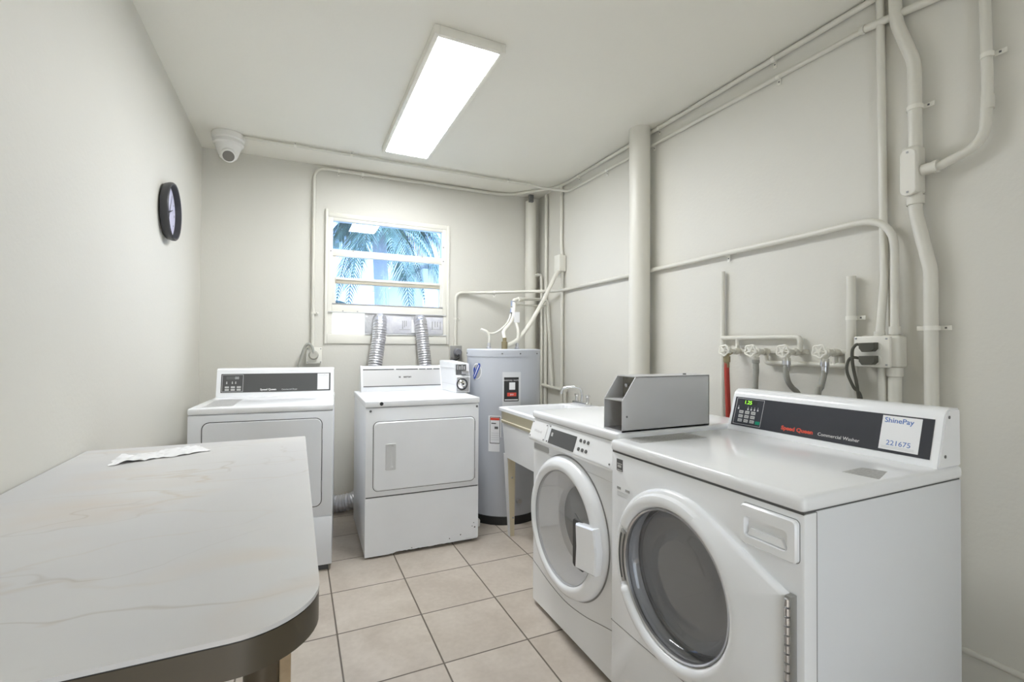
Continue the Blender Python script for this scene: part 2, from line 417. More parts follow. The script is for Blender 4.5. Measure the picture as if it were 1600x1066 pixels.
for x, z in ((.235, 1.975), (.79, 1.976), (.972, 2.07), (.972, 1.95), (.068, 1.96), (.16, 1.492), (.27, 1.492)):
    lathe(bm, [(0, -.018), (.006, -.017), (.006, -.004)], (x, YB, z), 1, 8)
wpart('window_screw', bm, 'midgrey')
wpart('window_sill', B(.046, 1.004, YB-.012, YB+.05, 1.236, 1.312, r=.005), 'trim')
# vent board across the foot of the window
bm = BM(); fz0, fz1 = 1.312, 1.482
box(bm, .046, .082, YB-.01, YB+.03, fz0, fz1); box(bm, .975, 1.004, YB-.014, YB+.03, fz0, fz1, r=.003)
wpart('window_board', bm, 'trim')
wpart('translucent_panel', B(.078, .330, YB-.006, YB-.002, fz0-.012, fz1+.004, r=.001), 'board', 'translucent white panel glowing with daylight')
bm = box(BM(), .328, .975, YB-.010, YB+.012, fz0, fz1, r=.002)
wpart('vent_board', bm, mat('foil_taped_board', (.60, .60, .62), .35, .5, bump=(25, .5, .01)), 'silver foil-taped board')
bm = box(BM(), .46, .70, YB-.016, YB-.009, fz0+.012, fz1-.018, r=.002)
box(bm, .82, .972, YB-.016, YB-.009, fz0+.012, fz1-.018, r=.002)
wpart('vent_board', bm, mat('printed_foil_sheet', (.74, .74, .77), .45, vary=(30, (.60, .60, .66))))
bm = BM()
for x in (.625, .64, .655, .875, .90, .92, .945): box(bm, x, x+.006, YB-.018, YB-.015, 1.365+.02*math.sin(x*50), 1.43)
box(bm, .60, .69, YB-.0175, YB-.015, 1.355, 1.359); box(bm, .86, .96, YB-.0175, YB-.015, 1.362, 1.365)
wpart('printed_marks', bm, 'midgrey')
bm = box(BM(), .05, 1.0, YB-.024, YB-.002, fz1-.002, fz1+.006, r=.002); box(bm, .33, 1.0, YB-.02, YB-.002, fz0-.004, fz0+.006, r=.002)
wpart('metal_strip', bm, 'palegrey')
wpart('paper_label', B(.70, .745, YB-.02, YB-.015, 1.33, 1.44), 'paper')

# ------------------------------------------------------------------ ceiling light, camera, clock
t = thing('ceiling_light', 'rectangular white LED panel light fixed to the ceiling, switched on', 'ceiling light', (.53, .18, 2.565))
x0, x1, y0, y1 = .362, .698, -.508, .872
bm = BM()
for a in ((x0, x0+.022, y0, y1), (x1-.022, x1, y0, y1), (x0+.022, x1-.022, y0, y0+.022), (x0+.022, x1-.022, y1-.022, y1)): box(bm, *a, 2.578, 2.6195, r=.002)
obj('frame', bm, 'trim', t, W=True)
obj('diffuser', B(x0+.022, x1-.022, y0+.022, y1-.022, 2.583, 2.588), 'diffuser', t, W=True)

t = thing('security_camera', 'white dome security camera mounted on the ceiling', 'security camera', (-.593, 1.127, 2.62))
cc = (-.593, 1.127, 0)
obj('base', lathe(BM(), [(0, 2.6195), (.092, 2.6195), (.096, 2.612), (.096, 2.582), (.088, 2.574), (.090, 2.566), (.090, 2.552), (.080, 2.543), (0, 2.543)], cc), 'camwhite', t, W=True)
obj('housing', lathe(BM(), [(.080, 2.545), (.074, 2.53), (.060, 2.49), (.050, 2.465), (.03, 2.452), (0, 2.45)], cc), 'camwhite', t, W=True)
d = Vector((.10, -.75, -.50)).normalized(); c0 = Vector((-.588, 1.095, 2.475))
obj('eyeball', tube(BM(), [c0-d*.01, c0+d*.018, c0+d*.030, c0+d*.036], [.046, .046, .043, .036], 28), 'camwhite', t, W=True)
obj('lens', tube(BM(), [c0+d*.030, c0+d*.038, c0+d*.040], [.034, .034, .026], 28), 'lens', t, W=True)

t = thing('wall_clock', 'round wall clock with charcoal rim and pale dial on left wall', 'clock', (XL, .450, 1.907))
cx, cy, cz = XL, .450, 1.907
obj('rim', lathe(BM(), [(0, .004), (.13, .004), (.141, .010), (.1475, .030), (.1475, .040), (.143, .046), (.137, .044), (.134, .034), (.133, .012)], (XL, cy, cz), 0, 64), 'clockrim', t, W=True)
obj('dial', lathe(BM(), [(0, .018), (.134, .018), (.134, .012), (0, .012)], (XL, cy, cz), 0, 64), 'clockface', t, W=True)
def hand(ang, l, wd, nm):
    a = math.radians(ang); bm = BM(); v = Vector((0, math.sin(a), math.cos(a))); s = Vector((0, math.cos(a), -math.sin(a)))
    p = Vector((XL+.0205, cy, cz)); q = [p-v*.02-s*wd, p-v*.02+s*wd, p+v*l+s*wd*.4, p+v*l-s*wd*.4]
    a_ = [bm.verts.new(k) for k in q]; b_ = [bm.verts.new(k+Vector((.0012, 0, 0))) for k in q]
    bm.faces.new(a_); bm.faces.new(b_[::-1])
    for i in range(4): bm.faces.new((a_[i], a_[(i+1) % 4], b_[(i+1) % 4], b_[i]))
    obj(nm, bm, 'black', t, W=True)
hand(70, .065, .004, 'hour_hand'); hand(25, .095, .003, 'minute_hand'); hand(200, .09, .0012, 'second_hand')
bms = []
for k in range(12):
    a = k*PI/6; r_ = .108
    y_, z_ = cy+r_*math.sin(a), cz+r_*math.cos(a); h = .008 if k % 3 else .013
    bms.append(B(XL+.0175, XL+.0188, y_-.002, y_+.002, z_-h/2, z_+h/2))
each('hour_mark', bms, 'darkgrey', t, W=True)

# ------------------------------------------------------------------ laundry table
t = thing('folding_table', 'marble-look laminate folding table with brown edge against the left wall', 'table', (-.46, -1.16, 0))
tx0, tx1, ty0, ty1, tz = XL+.004, -.134, -1.826, -.505, .872
out = [(tx0, ty1), (tx0, ty0)]
for k in range(13):
    a = math.radians(-90+90*k/12); out.append((tx1-.105+.105*math.cos(a), ty0+.105+.105*math.sin(a)))
out.append((tx1, ty1))
obj('tabletop', prism(BM(), out, 2, tz-.006, tz), 'marble', t, W=True)
def inset(pts, d_):
    cx_ = sum(p[0] for p in pts)/len(pts); cy_ = (ty0+ty1)/2
    return [(max(tx0, p[0]-d_) if p[0] > cx_ else p[0], p[1]+d_ if p[1] < cy_ else p[1]-d_) for p in pts]
obj('dark_edge_line', prism(BM(), inset(out, .001), 2, tz-.0085, tz-.0055), 'black', t, W=True)
obj('apron', prism(BM(), inset(out, .0005), 2, tz-.050, tz-.008), 'apron', t, W=True)
obj('leg', tube(BM(), [(-.222, -1.47, 0), (-.222, -1.47, tz-.05)], .031, 24), 'leg', t, W=True)
obj('leg', tube(BM(), [(-.222, -.62, 0), (-.222, -.62, tz-.05)], .031, 24), 'leg', t, W=True)
obj('support_post', B(-.192, -.172, -1.48, -1.445, 0, tz-.05, r=.001), 'wood', t, 'bare pine support post', W=True)

# crumpled white sheet on the table
from mathutils import noise
bm = BM(); nu, nv = 60, 26; g = []
A0, A1, B1, B0 = Vector((-.655, -.775)), Vector((-.655, -.655)), Vector((-.480, -.545)), Vector((-.420, -.665))
for i in range(nu+1):
    row = []
    for j in range(nv+1):
        u, v = i/nu, j/nv
        p = (A0.lerp(B0, u)).lerp(A1.lerp(B1, u), v)
        n_ = noise.noise(Vector((u*5, v*3, 1.3))); n2 = abs(noise.noise(Vector((u*9+3, v*6, 4.1))))
        p = p+Vector((.012*noise.noise(Vector((u*4, v*4, 7))), .014*noise.noise(Vector((u*6, v*2, 11)))))
        h = .001+.010*max(0, n_)+.007*n2+.010*max(0, 1-u*7)*v
        row.append(bm.verts.new((p.x, p.y, tz+h)))
    g.append(row)
for i in range(nu):
    for j in range(nv): bm.faces.new((g[i][j], g[i+1][j], g[i+1][j+1], g[i][j+1]))
o = obj('dryer_sheet', bm, 'paper', angle=25); tag(o, 'crumpled thin white sheet lying on the far end of the marble-look table', 'sheet')

# ------------------------------------------------------------------ dryers
def console_face(t, x0, x1, pa, pb, W_):
    pass
def slant(y0, z0, y1, z1):
    """frame on a console face rising from (y0,z0) to (y1,z1): returns point(u, h, off) and the up vector"""
    u = Vector((0, y1-y0, z1-z0)); L_ = u.length; u.normalize(); n = Vector((0, -u.z, u.y))
    return (lambda x, h, off=0: Vector((x, y0, z0))+u*h+n*off), u, n, L_
def slab(P, x0, x1, h0, h1, o0, o1):
    bm = BM(); q = [(x0, h0), (x1, h0), (x1, h1), (x0, h1)]
    a = [bm.verts.new(P(x, h, o0)) for x, h in q]; b = [bm.verts.new(P(x, h, o1)) for x, h in q]
    bm.faces.new(a[::-1]); bm.faces.new(b)
    for i in range(4): bm.faces.new((a[i], a[(i+1) % 4], b[(i+1) % 4], b[i]))
    return bm
def join(bms):
    out = BM()
    for b in bms:
        me = bpy.data.meshes.new('j'); b.to_mesh(me); b.free(); out.from_mesh(me); bpy.data.meshes.remove(me)
    return out
def frame_line(P, x0, x1, h0, h1, wd, o):
    return join([slab(P, x0, x1, h0, h0+wd, o, o+.0006), slab(P, x0, x1, h1-wd, h1, o, o+.0006), slab(P, x0, x0+wd, h0, h1, o, o+.0006), slab(P, x1-wd, x1, h0, h1, o, o+.0006)])

rz = math.radians(-4.6)
t = thing('tumble_dryer', 'white dryer with dark grey control panel in the corner behind the table', 'dryer', (-.660, .312, 0), rz)
Wd, Dd, Hd = .681, .70, .902
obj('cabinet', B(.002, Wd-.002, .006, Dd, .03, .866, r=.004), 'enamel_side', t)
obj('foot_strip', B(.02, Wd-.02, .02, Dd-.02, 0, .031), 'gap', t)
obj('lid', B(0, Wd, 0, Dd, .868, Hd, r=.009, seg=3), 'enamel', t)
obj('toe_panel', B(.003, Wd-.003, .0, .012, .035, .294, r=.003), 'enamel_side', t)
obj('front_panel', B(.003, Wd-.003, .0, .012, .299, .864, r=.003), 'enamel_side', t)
obj('door_seal', prism(BM(), rrect(.0625, .6265, .3505, .8305, .036), 1, .003, -.0012), 'gap', t)
dr = obj('door', prism(BM(), rrect(.0665, .6225, .3545, .8265, .032), 1, .003, -.004, .003), 'enamel_side', t)
each('hinge', [B(.6215, .626, -.0045, .0, z-.03, z+.03, r=.001) for z in (.46, .74)], 'greyline', dr)
obj('scuff', B(.585, .592, -.0008, .002, .05, .056, r=.0005), 'darkgrey', t)
# console
bm = prism(BM(), [(.545, Hd-.001), (.575, 1.066), (.590, 1.074), (.69, 1.074), (.69, Hd-.001)], 0, .006, Wd-.006)
cs = obj('console', bm, 'enamel', t)
P, u_, n_, L_ = slant(.545, Hd, .575, 1.066)
obj('control_panel', slab(P, .030, Wd-.027, .026, .142, .0, .0015), 'panel_grey', cs)
obj('panel_border', frame_line(P, .036, .150, .031, .137, .0018, .0014), 'palegrey', cs)
bm = []
for i in range(3):
    for j in range(2): bm.append(slab(P, .052+.032*i, .074+.032*i, .038+.016*j, .049+.016*j, .0012, .003))
each('keypad_key', bm, 'key', cs)
obj('display', slab(P, .058, .128, .108, .126, .0012, .0018), 'darkgrey', cs)
text('display_digits', '00', .022, P(.104, .109, .0022), (1, 0, 0), u_, 'palegrey', cs)
each('indicator_symbol', [join([slab(P, .058+k, .064+k, .080, .090, .0012, .002), slab(P, .0595+k, .0625+k, .089, .096, .0012, .002)]) for k in (0, .03, .048)], 'key', cs)
text('lettering', 'Speed Queen', .0165, P(.245, .036, .0016), (1, 0, 0), u_, 'white', cs, bold=.0006)
text('lettering', 'Commercial Dryer', .0125, P(.365, .036, .0016), (1, 0, 0), u_, 'white', cs, squash=.95)
stk = obj('sticker', slab(P, .575, .645, .034, .138, .0014, .0022), 'paper', cs, 'white payment sticker')
text('lettering', 'ShinePay', .0165, P(.579, .121, .0023), (1, 0, 0), u_, 'palegrey', cs)
obj('lid_label', prism(BM(), [(.055, .05), (.19, .05), (.175, .40), (.045, .40)], 2, Hd-.001, Hd+.0006), 'label_grey', t, 'faded grey instruction label')
obj('lid_mark', prism(BM(), [(.28, .48), (.40, .475), (.39, .50), (.30, .505)], 2, Hd-.001, Hd+.0006), 'palegrey', t)

rz = math.radians(-1.0)
t = thing('tumble_dryer', 'white dryer with silver control fascia standing below the window', 'dryer', (.193, .300, 0), rz)
Wd, Dd, Hd = .686, .68, .902
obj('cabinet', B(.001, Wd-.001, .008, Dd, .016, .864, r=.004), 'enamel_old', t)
obj('foot_strip', B(.03, Wd-.03, .04, Dd-.03, 0, .018), 'gap', t)
# toe panel with a chipped lower edge
bm = BM(); n = 60; lo = []
for k in range(n+1):
    x = .002+(Wd-.004)*k/n; z = .012+.006*(k > 14)+.004*random.random()*(k > 12)+.007*(k > 48)+(.008 if k in (38, 39, 53, 54, 55) else 0)
    lo.append((x, z))
prism(bm, lo+[(Wd-.002, .346), (.002, .346)], 1, .012, 0)
tp = obj('toe_panel', bm, 'enamel_old', t)
bm = BM()
for x, z, r_ in ((.50, .045, .0035), (.57, .058, .004), (.645, .10, .003), (.655, .12, .003), (.662, .092, .005), (.27, .028, .003)):
    obj('paint_chip', prism(BM(), circ(x, z, r_, 8), 1, .001, -.0008), 'darkgrey', tp)
obj('front_panel', B(.002, Wd-.002, .0, .012, .353, .862, r=.002), 'enamel_old', t)
obj('panel_gap', B(.006, Wd-.006, .004, .014, .344, .356), 'gap', t)
lid = obj('lid', B(-.003, Wd+.003, -.006, Dd, .866, Hd, r=.006, seg=3), 'enamel_old', t)
obj('lid_plug', lathe(BM(), [(0, -.0085), (.010, -.0085), (.011, -.005), (.011, .0)], (.088, 0, .886), 1, 16), 'black', lid)
each('corner_screw', [lathe(BM(), [(0, -.003), (.006, -.003), (.007, 0)], (x, 0, .845), 1, 12) for x in (.028, .672)], 'darkgrey', t)
obj('door_seal', prism(BM(), rrect(.042, .660, .382, .784, .031), 1, .003, -.0012), 'gap', t)
dr = obj('door', prism(BM(), rrect(.0455, .6565, .3855, .7805, .028), 1, .003, -.010, .006), 'enamel_old', t)
# recessed pull
bm = BM(); o_, i_ = rrect(.112, .172, .500, .655, .006, 3), rrect(.134, .158, .515, .645, .008, 3)
la = [bm.verts.new((p[0], -.0095, p[1])) for p in o_]; lb = [bm.verts.new((p[0], -.0145, p[1])) for p in rrect(.115, .169, .503, .652, .006, 3)]
lc = [bm.verts.new((p[0], -.0145, p[1])) for p in i_]; ld = [bm.verts.new((p[0]+.003, -.0105, p[1])) for p in rrect(.138, .156, .520, .640, .006, 3)]
for a, b in ((la, lb), (lb, lc), (lc, ld)):
    for k in range(len(a)): bm.faces.new((a[k], a[(k+1) % len(a)], b[(k+1) % len(b)], b[k]))
bm.faces.new(ld)
obj('handle', bm, 'midgrey' if False else mat('handle_grey', (.62, .62, .62), .35), dr)
each('hinge', [B(.6545, .6605, -.006, 0, z-.03, z+.03, r=.001) for z in (.43, .725)], 'greyline', dr)
# console: side caps and slanted silver fascia
prof = [(.575, Hd-.001), (.567, .935), (.612, 1.074), (.66, 1.080), (.675, 1.076), (.675, Hd-.001)]
cs = obj('console', prism(BM(), [(p[0]+.004, p[1]-(.003 if p[1] > 1 else 0)) for p in prof], 0, .045, .596), 'enamel_old', t)
for xa, xb in ((.034, .047), (.594, .607)): obj('end_cap', prism(BM(), prof, 0, xa, xb), 'enamel_old', cs)
P, u_, n_, L_ = slant(.571, .935, .616, 1.071)
obj('fascia', slab(P, .048, .593, .0, .128, 0, .0012), 'silver', cs, 'silver metal fascia')
bm = [slab(P, .049, .592, .000, .006, .0008, .003)]
for a, b in ((.049, .26), (.275, .43), (.44, .488), (.495, .536), (.545, .592)): bm.append(slab(P, a, b, .121, .128, .0008, .003))
each('dark_stripe', bm, 'gap', cs)
text('lettering', 'M', .016, P(.292, .062, .0014), (1, 0, 0), u_, 'darkgrey', cs, bold=.0012)
text('lettering', 'MAYTAG', .015, P(.325, .062, .0014), (1, 0, 0), u_, 'darkgrey', cs, bold=.0012, squash=.9)

# coin meter on that dryer
t = thing('coin_meter', 'white coin meter box on the corner of the silver-fascia dryer', 'coin box', (.862, .75, .902), math.radians(3))
bm = prism(BM(), [(-.17, .0005), (.17, .0005), (.17, .215), (-.150, .200), (-.155, .12), (-.175, .112)], 0, -.052, .052)
bmesh.ops.bevel(bm, geom=bm.edges[:], offset=.003, segments=2, affect='EDGES')
bd = obj('case', bm, 'enamel_old', t)
obj('case_seam', join([B(-.0535, -.0515, -.16, .16, z, z+.002) for z in (.055, .165)]), 'palegrey', bd)
obj('coin_plate', prism(BM(), rrect(-.046, .028, .120, .194, .003), 1, -.150, -.158, .002), 'darkgrey', t)
sl = obj('coin_slide', B(-.012, .040, -.178, -.156, .128, .150, r=.003), 'steel', t)
bm = BM()
for k in range(4): box(bm, -.040+.016*k, -.030+.016*k, -.160, -.156, .158, .188 - .006*(k % 2), r=.001)
obj('slide_guide', bm, 'steel', sl)
obj('lock_plate', prism(BM(), rrect(-.046, .040, .012, .108, .003), 1, -.172, -.180, .002), 'midgrey', t)
lk = obj('lock', lathe(BM(), [(0, -.194), (.020, -.194), (.026, -.190), (.034, -.180), (.034, -.176)], (-.010, 0, .06), 1, 28), 'chrome', t)
obj('lock_ring', lathe(BM(), [(.034, -.176), (.036, -.184), (.040, -.182), (.040, -.176)], (-.010, 0, .06), 1, 28), 'black', lk)
obj('keyhole', lathe(BM(), [(0, -.1955), (.007, -.1955), (.007, -.193)], (-.008, 0, .062), 1, 12), 'black', lk)

# ------------------------------------------------------------------ flexible ducts
def duct(name, label, pts, r, n=150, pitch=.020, amp=.05, group=None):
    sp = smooth(pts, 30); L_ = [0]
    for a, b in zip(sp, sp[1:]): L_.append(L_[-1]+(b-a).length)
    tot = L_[-1]; k = int(tot/pitch*6); out = []; rs = []; j = 0
    for i in range(k+1):
        s = tot*i/k
        while j < len(L_)-2 and L_[j+1] < s: j += 1
        f = (s-L_[j])/max(L_[j+1]-L_[j], 1e-9); out.append(sp[j].lerp(sp[j+1], f)); rs.append(r*(1+amp*math.cos(2*PI*s/pitch)+.012*random.uniform(-1, 1)))
    bm = tube(BM(), out, rs, 28)
    o = obj(name, bm, 'foil', angle=60); tag(o, label, 'duct', group)
    return o
duct('vent_duct', 'silver foil vent duct rising to the window, the one nearer the corner dryer', [(.345, 1.19, .55), (.36, 1.24, .85), (.395, 1.30, 1.10), (.425, 1.345, 1.28), (.435, 1.365, 1.385), (.44, 1.395, 1.425), (.445, 1.43, 1.425)], .053)
duct('vent_duct', 'silver foil vent duct rising to the window, the one nearer the water heater', [(.79, 1.20, .55), (.785, 1.26, .85), (.79, 1.31, 1.08), (.778, 1.35, 1.28), (.770, 1.365, 1.39), (.768, 1.395, 1.43), (.768, 1.43, 1.43)], .051)
duct('vent_duct', 'silver foil vent duct lying on the floor between the two dryers', [(-.10, 1.20, .065), (.05, 1.19, .066), (.16, 1.17, .068), (.26, 1.14, .11), (.33, 1.15, .28), (.345, 1.18, .52)], .060, pitch=.024)

# ------------------------------------------------------------------ water heater
hc = Vector((1.232, .712, 0)); HR = .27
t = thing('water_heater', 'tall grey cylindrical water heater in the far right corner', 'water heater', hc)
def patch(th, half, z0, z1, r, thick=.0012, n=10, fn=None):
    bm = BM(); A = [math.radians(-113.7+th-half+2*half*k/n) for k in range(n+1)]
    rows = []
    for z in (z0, z1):
        rows.append([bm.verts.new((hc.x+(r+thick)*math.cos(a), hc.y+(r+thick)*math.sin(a), z)) for a in A])
    inner = [[bm.verts.new((hc.x+r*math.cos(a), hc.y+r*math.sin(a), z)) for a in A] for z in (z0, z1)]
    for k in range(n):
        bm.faces.new((rows[0][k], rows[0][k+1], rows[1][k+1], rows[1][k]))
        bm.faces.new((rows[1][k], rows[1][k+1], inner[1][k+1], inner[1][k])); bm.faces.new((rows[0][k+1], rows[0][k], inner[0][k], inner[0][k+1]))
    for k in (0, n): bm.faces.new((rows[0][k], rows[1][k], inner[1][k], inner[0][k]))
    return bm
body = obj('tank', lathe(BM(), [(0, .045), (HR, .045), (HR, 1.165), (HR-.002, 1.166)], hc, 2, 96), 'heater', t, W=True)
obj('top_cap', lathe(BM(), [(HR-.001, 1.150), (HR+.003, 1.150), (HR+.003, 1.196), (HR-.004, 1.203), (0, 1.203)], hc, 2, 96), 'heater', t, W=True)
obj('base_ring', lathe(BM(), [(0, 0), (HR+.004, 0), (HR+.004, .055), (HR, .058)], hc, 2, 96), 'blackrubber', t, W=True)
bms = []
for th in (-75, -2, 60, 25):
    a = math.radians(-113.7+th); bms.append(B( hc.x+(HR+.004)*math.cos(a)-.004, hc.x+(HR+.004)*math.cos(a)+.004, hc.y+(HR+.004)*math.sin(a)-.004, hc.y+(HR+.004)*math.sin(a)+.004, 1.168, 1.176))
each('cap_screw', bms, 'darkgrey', t, W=True)
M['coverlight'] = mat('light_grey_cover', (.66, .67, .69), .4)
cov = obj('access_cover', patch(12, 13.5, .76, 1.045, HR, .006), 'coverlight', t, W=True)
obj('access_cover', patch(9, 14, .33, .60, HR, .006), 'heater', t, W=True)
lb = obj('rating_label', patch(11.5, 12.2/1.0*.88, .845, 1.010, HR+.006, .001), 'black', cov, 'black rating label', W=True)
obj('label_blank_note', patch(12.5, 4.3, .925, .975, HR+.0075, .0008), 'paper', lb, W=True)
obj('label_badge', patch(12, 6.6, .880, .905, HR+.0075, .0008), 'red', lb, W=True)
obj('label_line', patch(11.5, 9.5, .852, .859, HR+.0075, .0008), 'white', lb, W=True)
def arc_text(s, size, th, z, m_, par, nm='lettering'):
    a = math.radians(-113.7+th); r_ = HR+.0092
    p = Vector((hc.x+r_*math.cos(a), hc.y+r_*math.sin(a), z)); rt = Vector((-math.sin(a), math.cos(a), 0))
    text(nm, s, size, p, rt, (0, 0, 1), m_, par, W=True, align='CENTER')
arc_text('BRADFORD', .0125, 6, .985, 'white', lb); arc_text('WHITE', .0125, 18, .985, 'white', lb)
arc_text('BW', .016, 12, .886, 'white', lb)
wlb = obj('warning_label', patch(-12.5, 9.5, .50, .745, HR, .001), 'paper', t, 'white warning label with red header', W=True)
obj('label_frame', patch(-12.2, 7.6, .555, .738, HR+.0012, .0006), 'darkgrey', wlb, W=True)
obj('label_sheet', patch(-12.2, 6.8, .560, .733, HR+.002, .0006), 'paper', wlb, W=True)
obj('label_header', patch(-12.2, 6.6, .715, .731, HR+.0028, .0006), 'red', wlb, W=True)
for a_, h_, z0, z1 in ((-14, 3.5, .690, .697), (-10, 2.6, .655, .672), (-12, 5.5, .625, .628), (-12, 5.5, .610, .613), (-12, 5.5, .595, .598), (-12, 5.5, .580, .583)):
    obj('label_picture', patch(a_, h_, z0, z1, HR+.0028, .0006, 4), 'darkgrey' if z0 > .64 else 'palegrey', wlb, W=True)
# oval brand sticker
def curved(pts, r, m_, nm, par, label=None):
    bm = BM(); vs_ = []
    for th, z in pts:
        a = math.radians(-113.7+th); vs_.append(bm.verts.new((hc.x+r*math.cos(a), hc.y+r*math.sin(a), z)))
    n_ = len(pts); ct = (sum(p[0] for p in pts)/n_, sum(p[1] for p in pts)/n_); a = math.radians(-113.7+ct[0]); cv = bm.verts.new((hc.x+r*math.cos(a), hc.y+r*math.sin(a), ct[1]))
    for k in range(n_): bm.faces.new((vs_[k], vs_[(k+1) % n_], cv))
    return obj(nm, bm, m_, par, label, W=True)
ov = lambda c, z, a, b, n=28: [(c+a*math.cos(2*PI*k/n), z+b*math.sin(2*PI*k/n)) for k in range(n)]
st = curved(ov(-44, 1.045, 9.6, .058), HR+.001, 'paper', 'oval_sticker', t, 'oval white sticker with blue band')
curved(ov(-44, 1.045, 8.2, .050), HR+.0022, 'midgrey', 'oval_print', st)
curved([(-51.5, 1.015), (-50, .992), (-47, .992), (-36.5, 1.082), (-36.5, 1.100), (-40, 1.104)], HR+.0036, 'blue', 'blue_band', st)
curved([(-49, 1.010), (-48, 1.004), (-38.4, 1.087), (-39.4, 1.093)], HR+.005, 'white', 'band_lettering', st)
curved([(-51, 1.03), (-46.5, 1.06), (-47.5, 1.078), (-51, 1.065)], HR+.0036, 'blue', 'blue_wedge', st)
# drain tap
a = math.radians(-113.7+22); dv = Vector((math.cos(a), math.sin(a), 0)); p0 = hc+dv*(HR-.01)+Vector((0, 0, .165))
obj('drain_valve', tube(BM(), [p0, p0+dv*.03, p0+dv*.031, p0+dv*.05], [.011, .011, .017, .017], 14), 'steel', t, W=True)
obj('floor_plug', B(.93, .975, .50, .545, 0, .05, r=.008), 'camwhite', t, W=True)
# fittings and flexible lines belonging to the heater
def nip(x, y, z=1.203, h=.045):
    obj('nipple', lathe(BM(), [(.017, z-.002), (.019, z+.012), (.013, z+.016), (.013, z+h), (0, z+h)], (x, y, 0), 2, 18), 'steel', t, W=True)
nip(1.117, .72); nip(1.346, .72)
obj('relief_valve', tube(BM(), [(1.215, .66, 1.20), (1.215, .66, 1.255), (1.218, .664, 1.258), (1.218, .664, 1.285)], [.022, .022, .015, .015], 14), 'brass', t, W=True)
pm = 'pipe'
obj('supply_line', tube(BM(), smooth([(1.117, .72, 1.245), (1.120, .72, 1.29), (1.100, .725, 1.328), (1.062, .74, 1.345)]), .011), pm, t, W=True)
obj('flexible_line', tube(BM(), smooth([(1.064, .745, 1.348), (1.125, .76, 1.320), (1.20, .78, 1.326), (1.286, .80, 1.386), (1.33, .815, 1.45), (1.363, .84, 1.55)]), .008), pm, t, W=True)
obj('flexible_line', tube(BM(), smooth([(1.218, .665, 1.28), (1.228, .70, 1.335), (1.296, .74, 1.395), (1.345, .78, 1.465), (1.36, .80, 1.56)]), .0135), pm, t, W=True)
obj('flexible_line', tube(BM(), smooth([(1.346, .72, 1.245), (1.362, .735, 1.34), (1.352, .78, 1.44), (1.358, .81, 1.55)]), .012), pm, t, W=True)
bm = BM()
for p, q in (((1.345, .805, 1.48), (1.352, .81, 1.51)), ((1.36, .82, 1.535), (1.362, .822, 1.575))): tube(bm, [p, q], .020, 12)
obj('coupling', bm, 'steel', t, W=True)
tg = B(1.335, 1.382, .752, .754, 1.405, 1.485)
obj('paper_tag', tg, 'paper', t, W=True)

# ------------------------------------------------------------------ pipes and conduits
def pipe(name, label, cat, pts, r, fil=.06, straps=(), group=None, m_='pipe', seg=14, couplings=(), extra=None):
    path = fillet(pts, fil)
    zlow = min(p.z for p in path)
    t = thing(name, label, cat, (path[0].x, path[0].y, zlow), 0, group)
    obj('pipe', tube(BM(), path, r, seg), m_, t, W=True)
    for s in straps:                    # (centre, pipe direction, ear direction, ear length)
        c_, dr_, ear = Vector(s[0]), Vector(s[1]).normalized(), Vector(s[2]).normalized()
        bm = tube(BM(), [c_-dr_*.008, c_+dr_*.008], r*1.16, seg)
        nrm = dr_.cross(ear).normalized()
        e = c_+ear*(r*1.1+.012); wall_n = Vector(s[3]) if len(s) > 3 else nrm
        q = Matrix((ear, dr_, wall_n)).transposed().to_4x4(); q.translation = e-wall_n*(r*.75)
        b2 = B(-.016, .016, -.008, .008, -.0015, .0015, r=.001); bmesh.ops.transform(b2, matrix=q, verts=b2.verts)
        if len(s) > 4:
            q2 = q.copy(); q2.translation = c_-ear*(r*1.1+.012)-wall_n*(r*.75)
            b3 = B(-.016, .016, -.008, .008, -.0015, .0015, r=.001); bmesh.ops.transform(b3, matrix=q2, verts=b3.verts); b2 = join([b2, b3])
        bm = join([bm, b2]); st_ = obj('pipe_strap', bm, 'trim', t, W=True)
        hh = B(-.003, .003, -.003, .003, -.003, .0032); bmesh.ops.transform(hh, matrix=q, verts=hh.verts)
        obj('strap_screw', hh, 'darkgrey', st_, W=True)
    for c_, dr_, l_, k_ in couplings:
        c_ = Vector(c_); dr_ = Vector(dr_).normalized()
        obj('coupling', tube(BM(), [c_-dr_*l_/2, c_+dr_*l_/2], r*k_, seg), m_, t, W=True)
    return t
# A: back wall conduit up from the outlet, along the ceiling edge, then along the right wall
pipe('conduit', 'painted conduit rising left of the window and running just below the ceiling', 'conduit',
     [(-.057, 1.412, 1.21), (-.057, 1.412, 2.592), (1.45, 1.412, 2.60), (1.60, 1.38, 2.605), (1.885, 1.02, 2.603), (1.889, .80, 2.603), (1.889, -4.0, 2.600)], .0125, [.10, .3, .1, .3, .1],
     straps=[((.12, 1.412, 2.593), (1, 0, 0), (0, 0, -1), (0, -1, 0)), ((.30, 1.412, 2.594), (1, 0, 0), (0, 0, -1), (0, -1, 0)), ((-.057, 1.412, 1.47), (0, 0, 1), (1, 0, 0), (0, -1, 0)),
             ((1.889, -.98, 2.602), (0, 1, 0), (0, 0, -1), (-1, 0, 0)), ((1.889, -.20, 2.602), (0, 1, 0), (0, 0, -1), (-1, 0, 0)), ((1.889, .72, 2.602), (0, 1, 0), (0, 0, -1), (-1, 0, 0))])
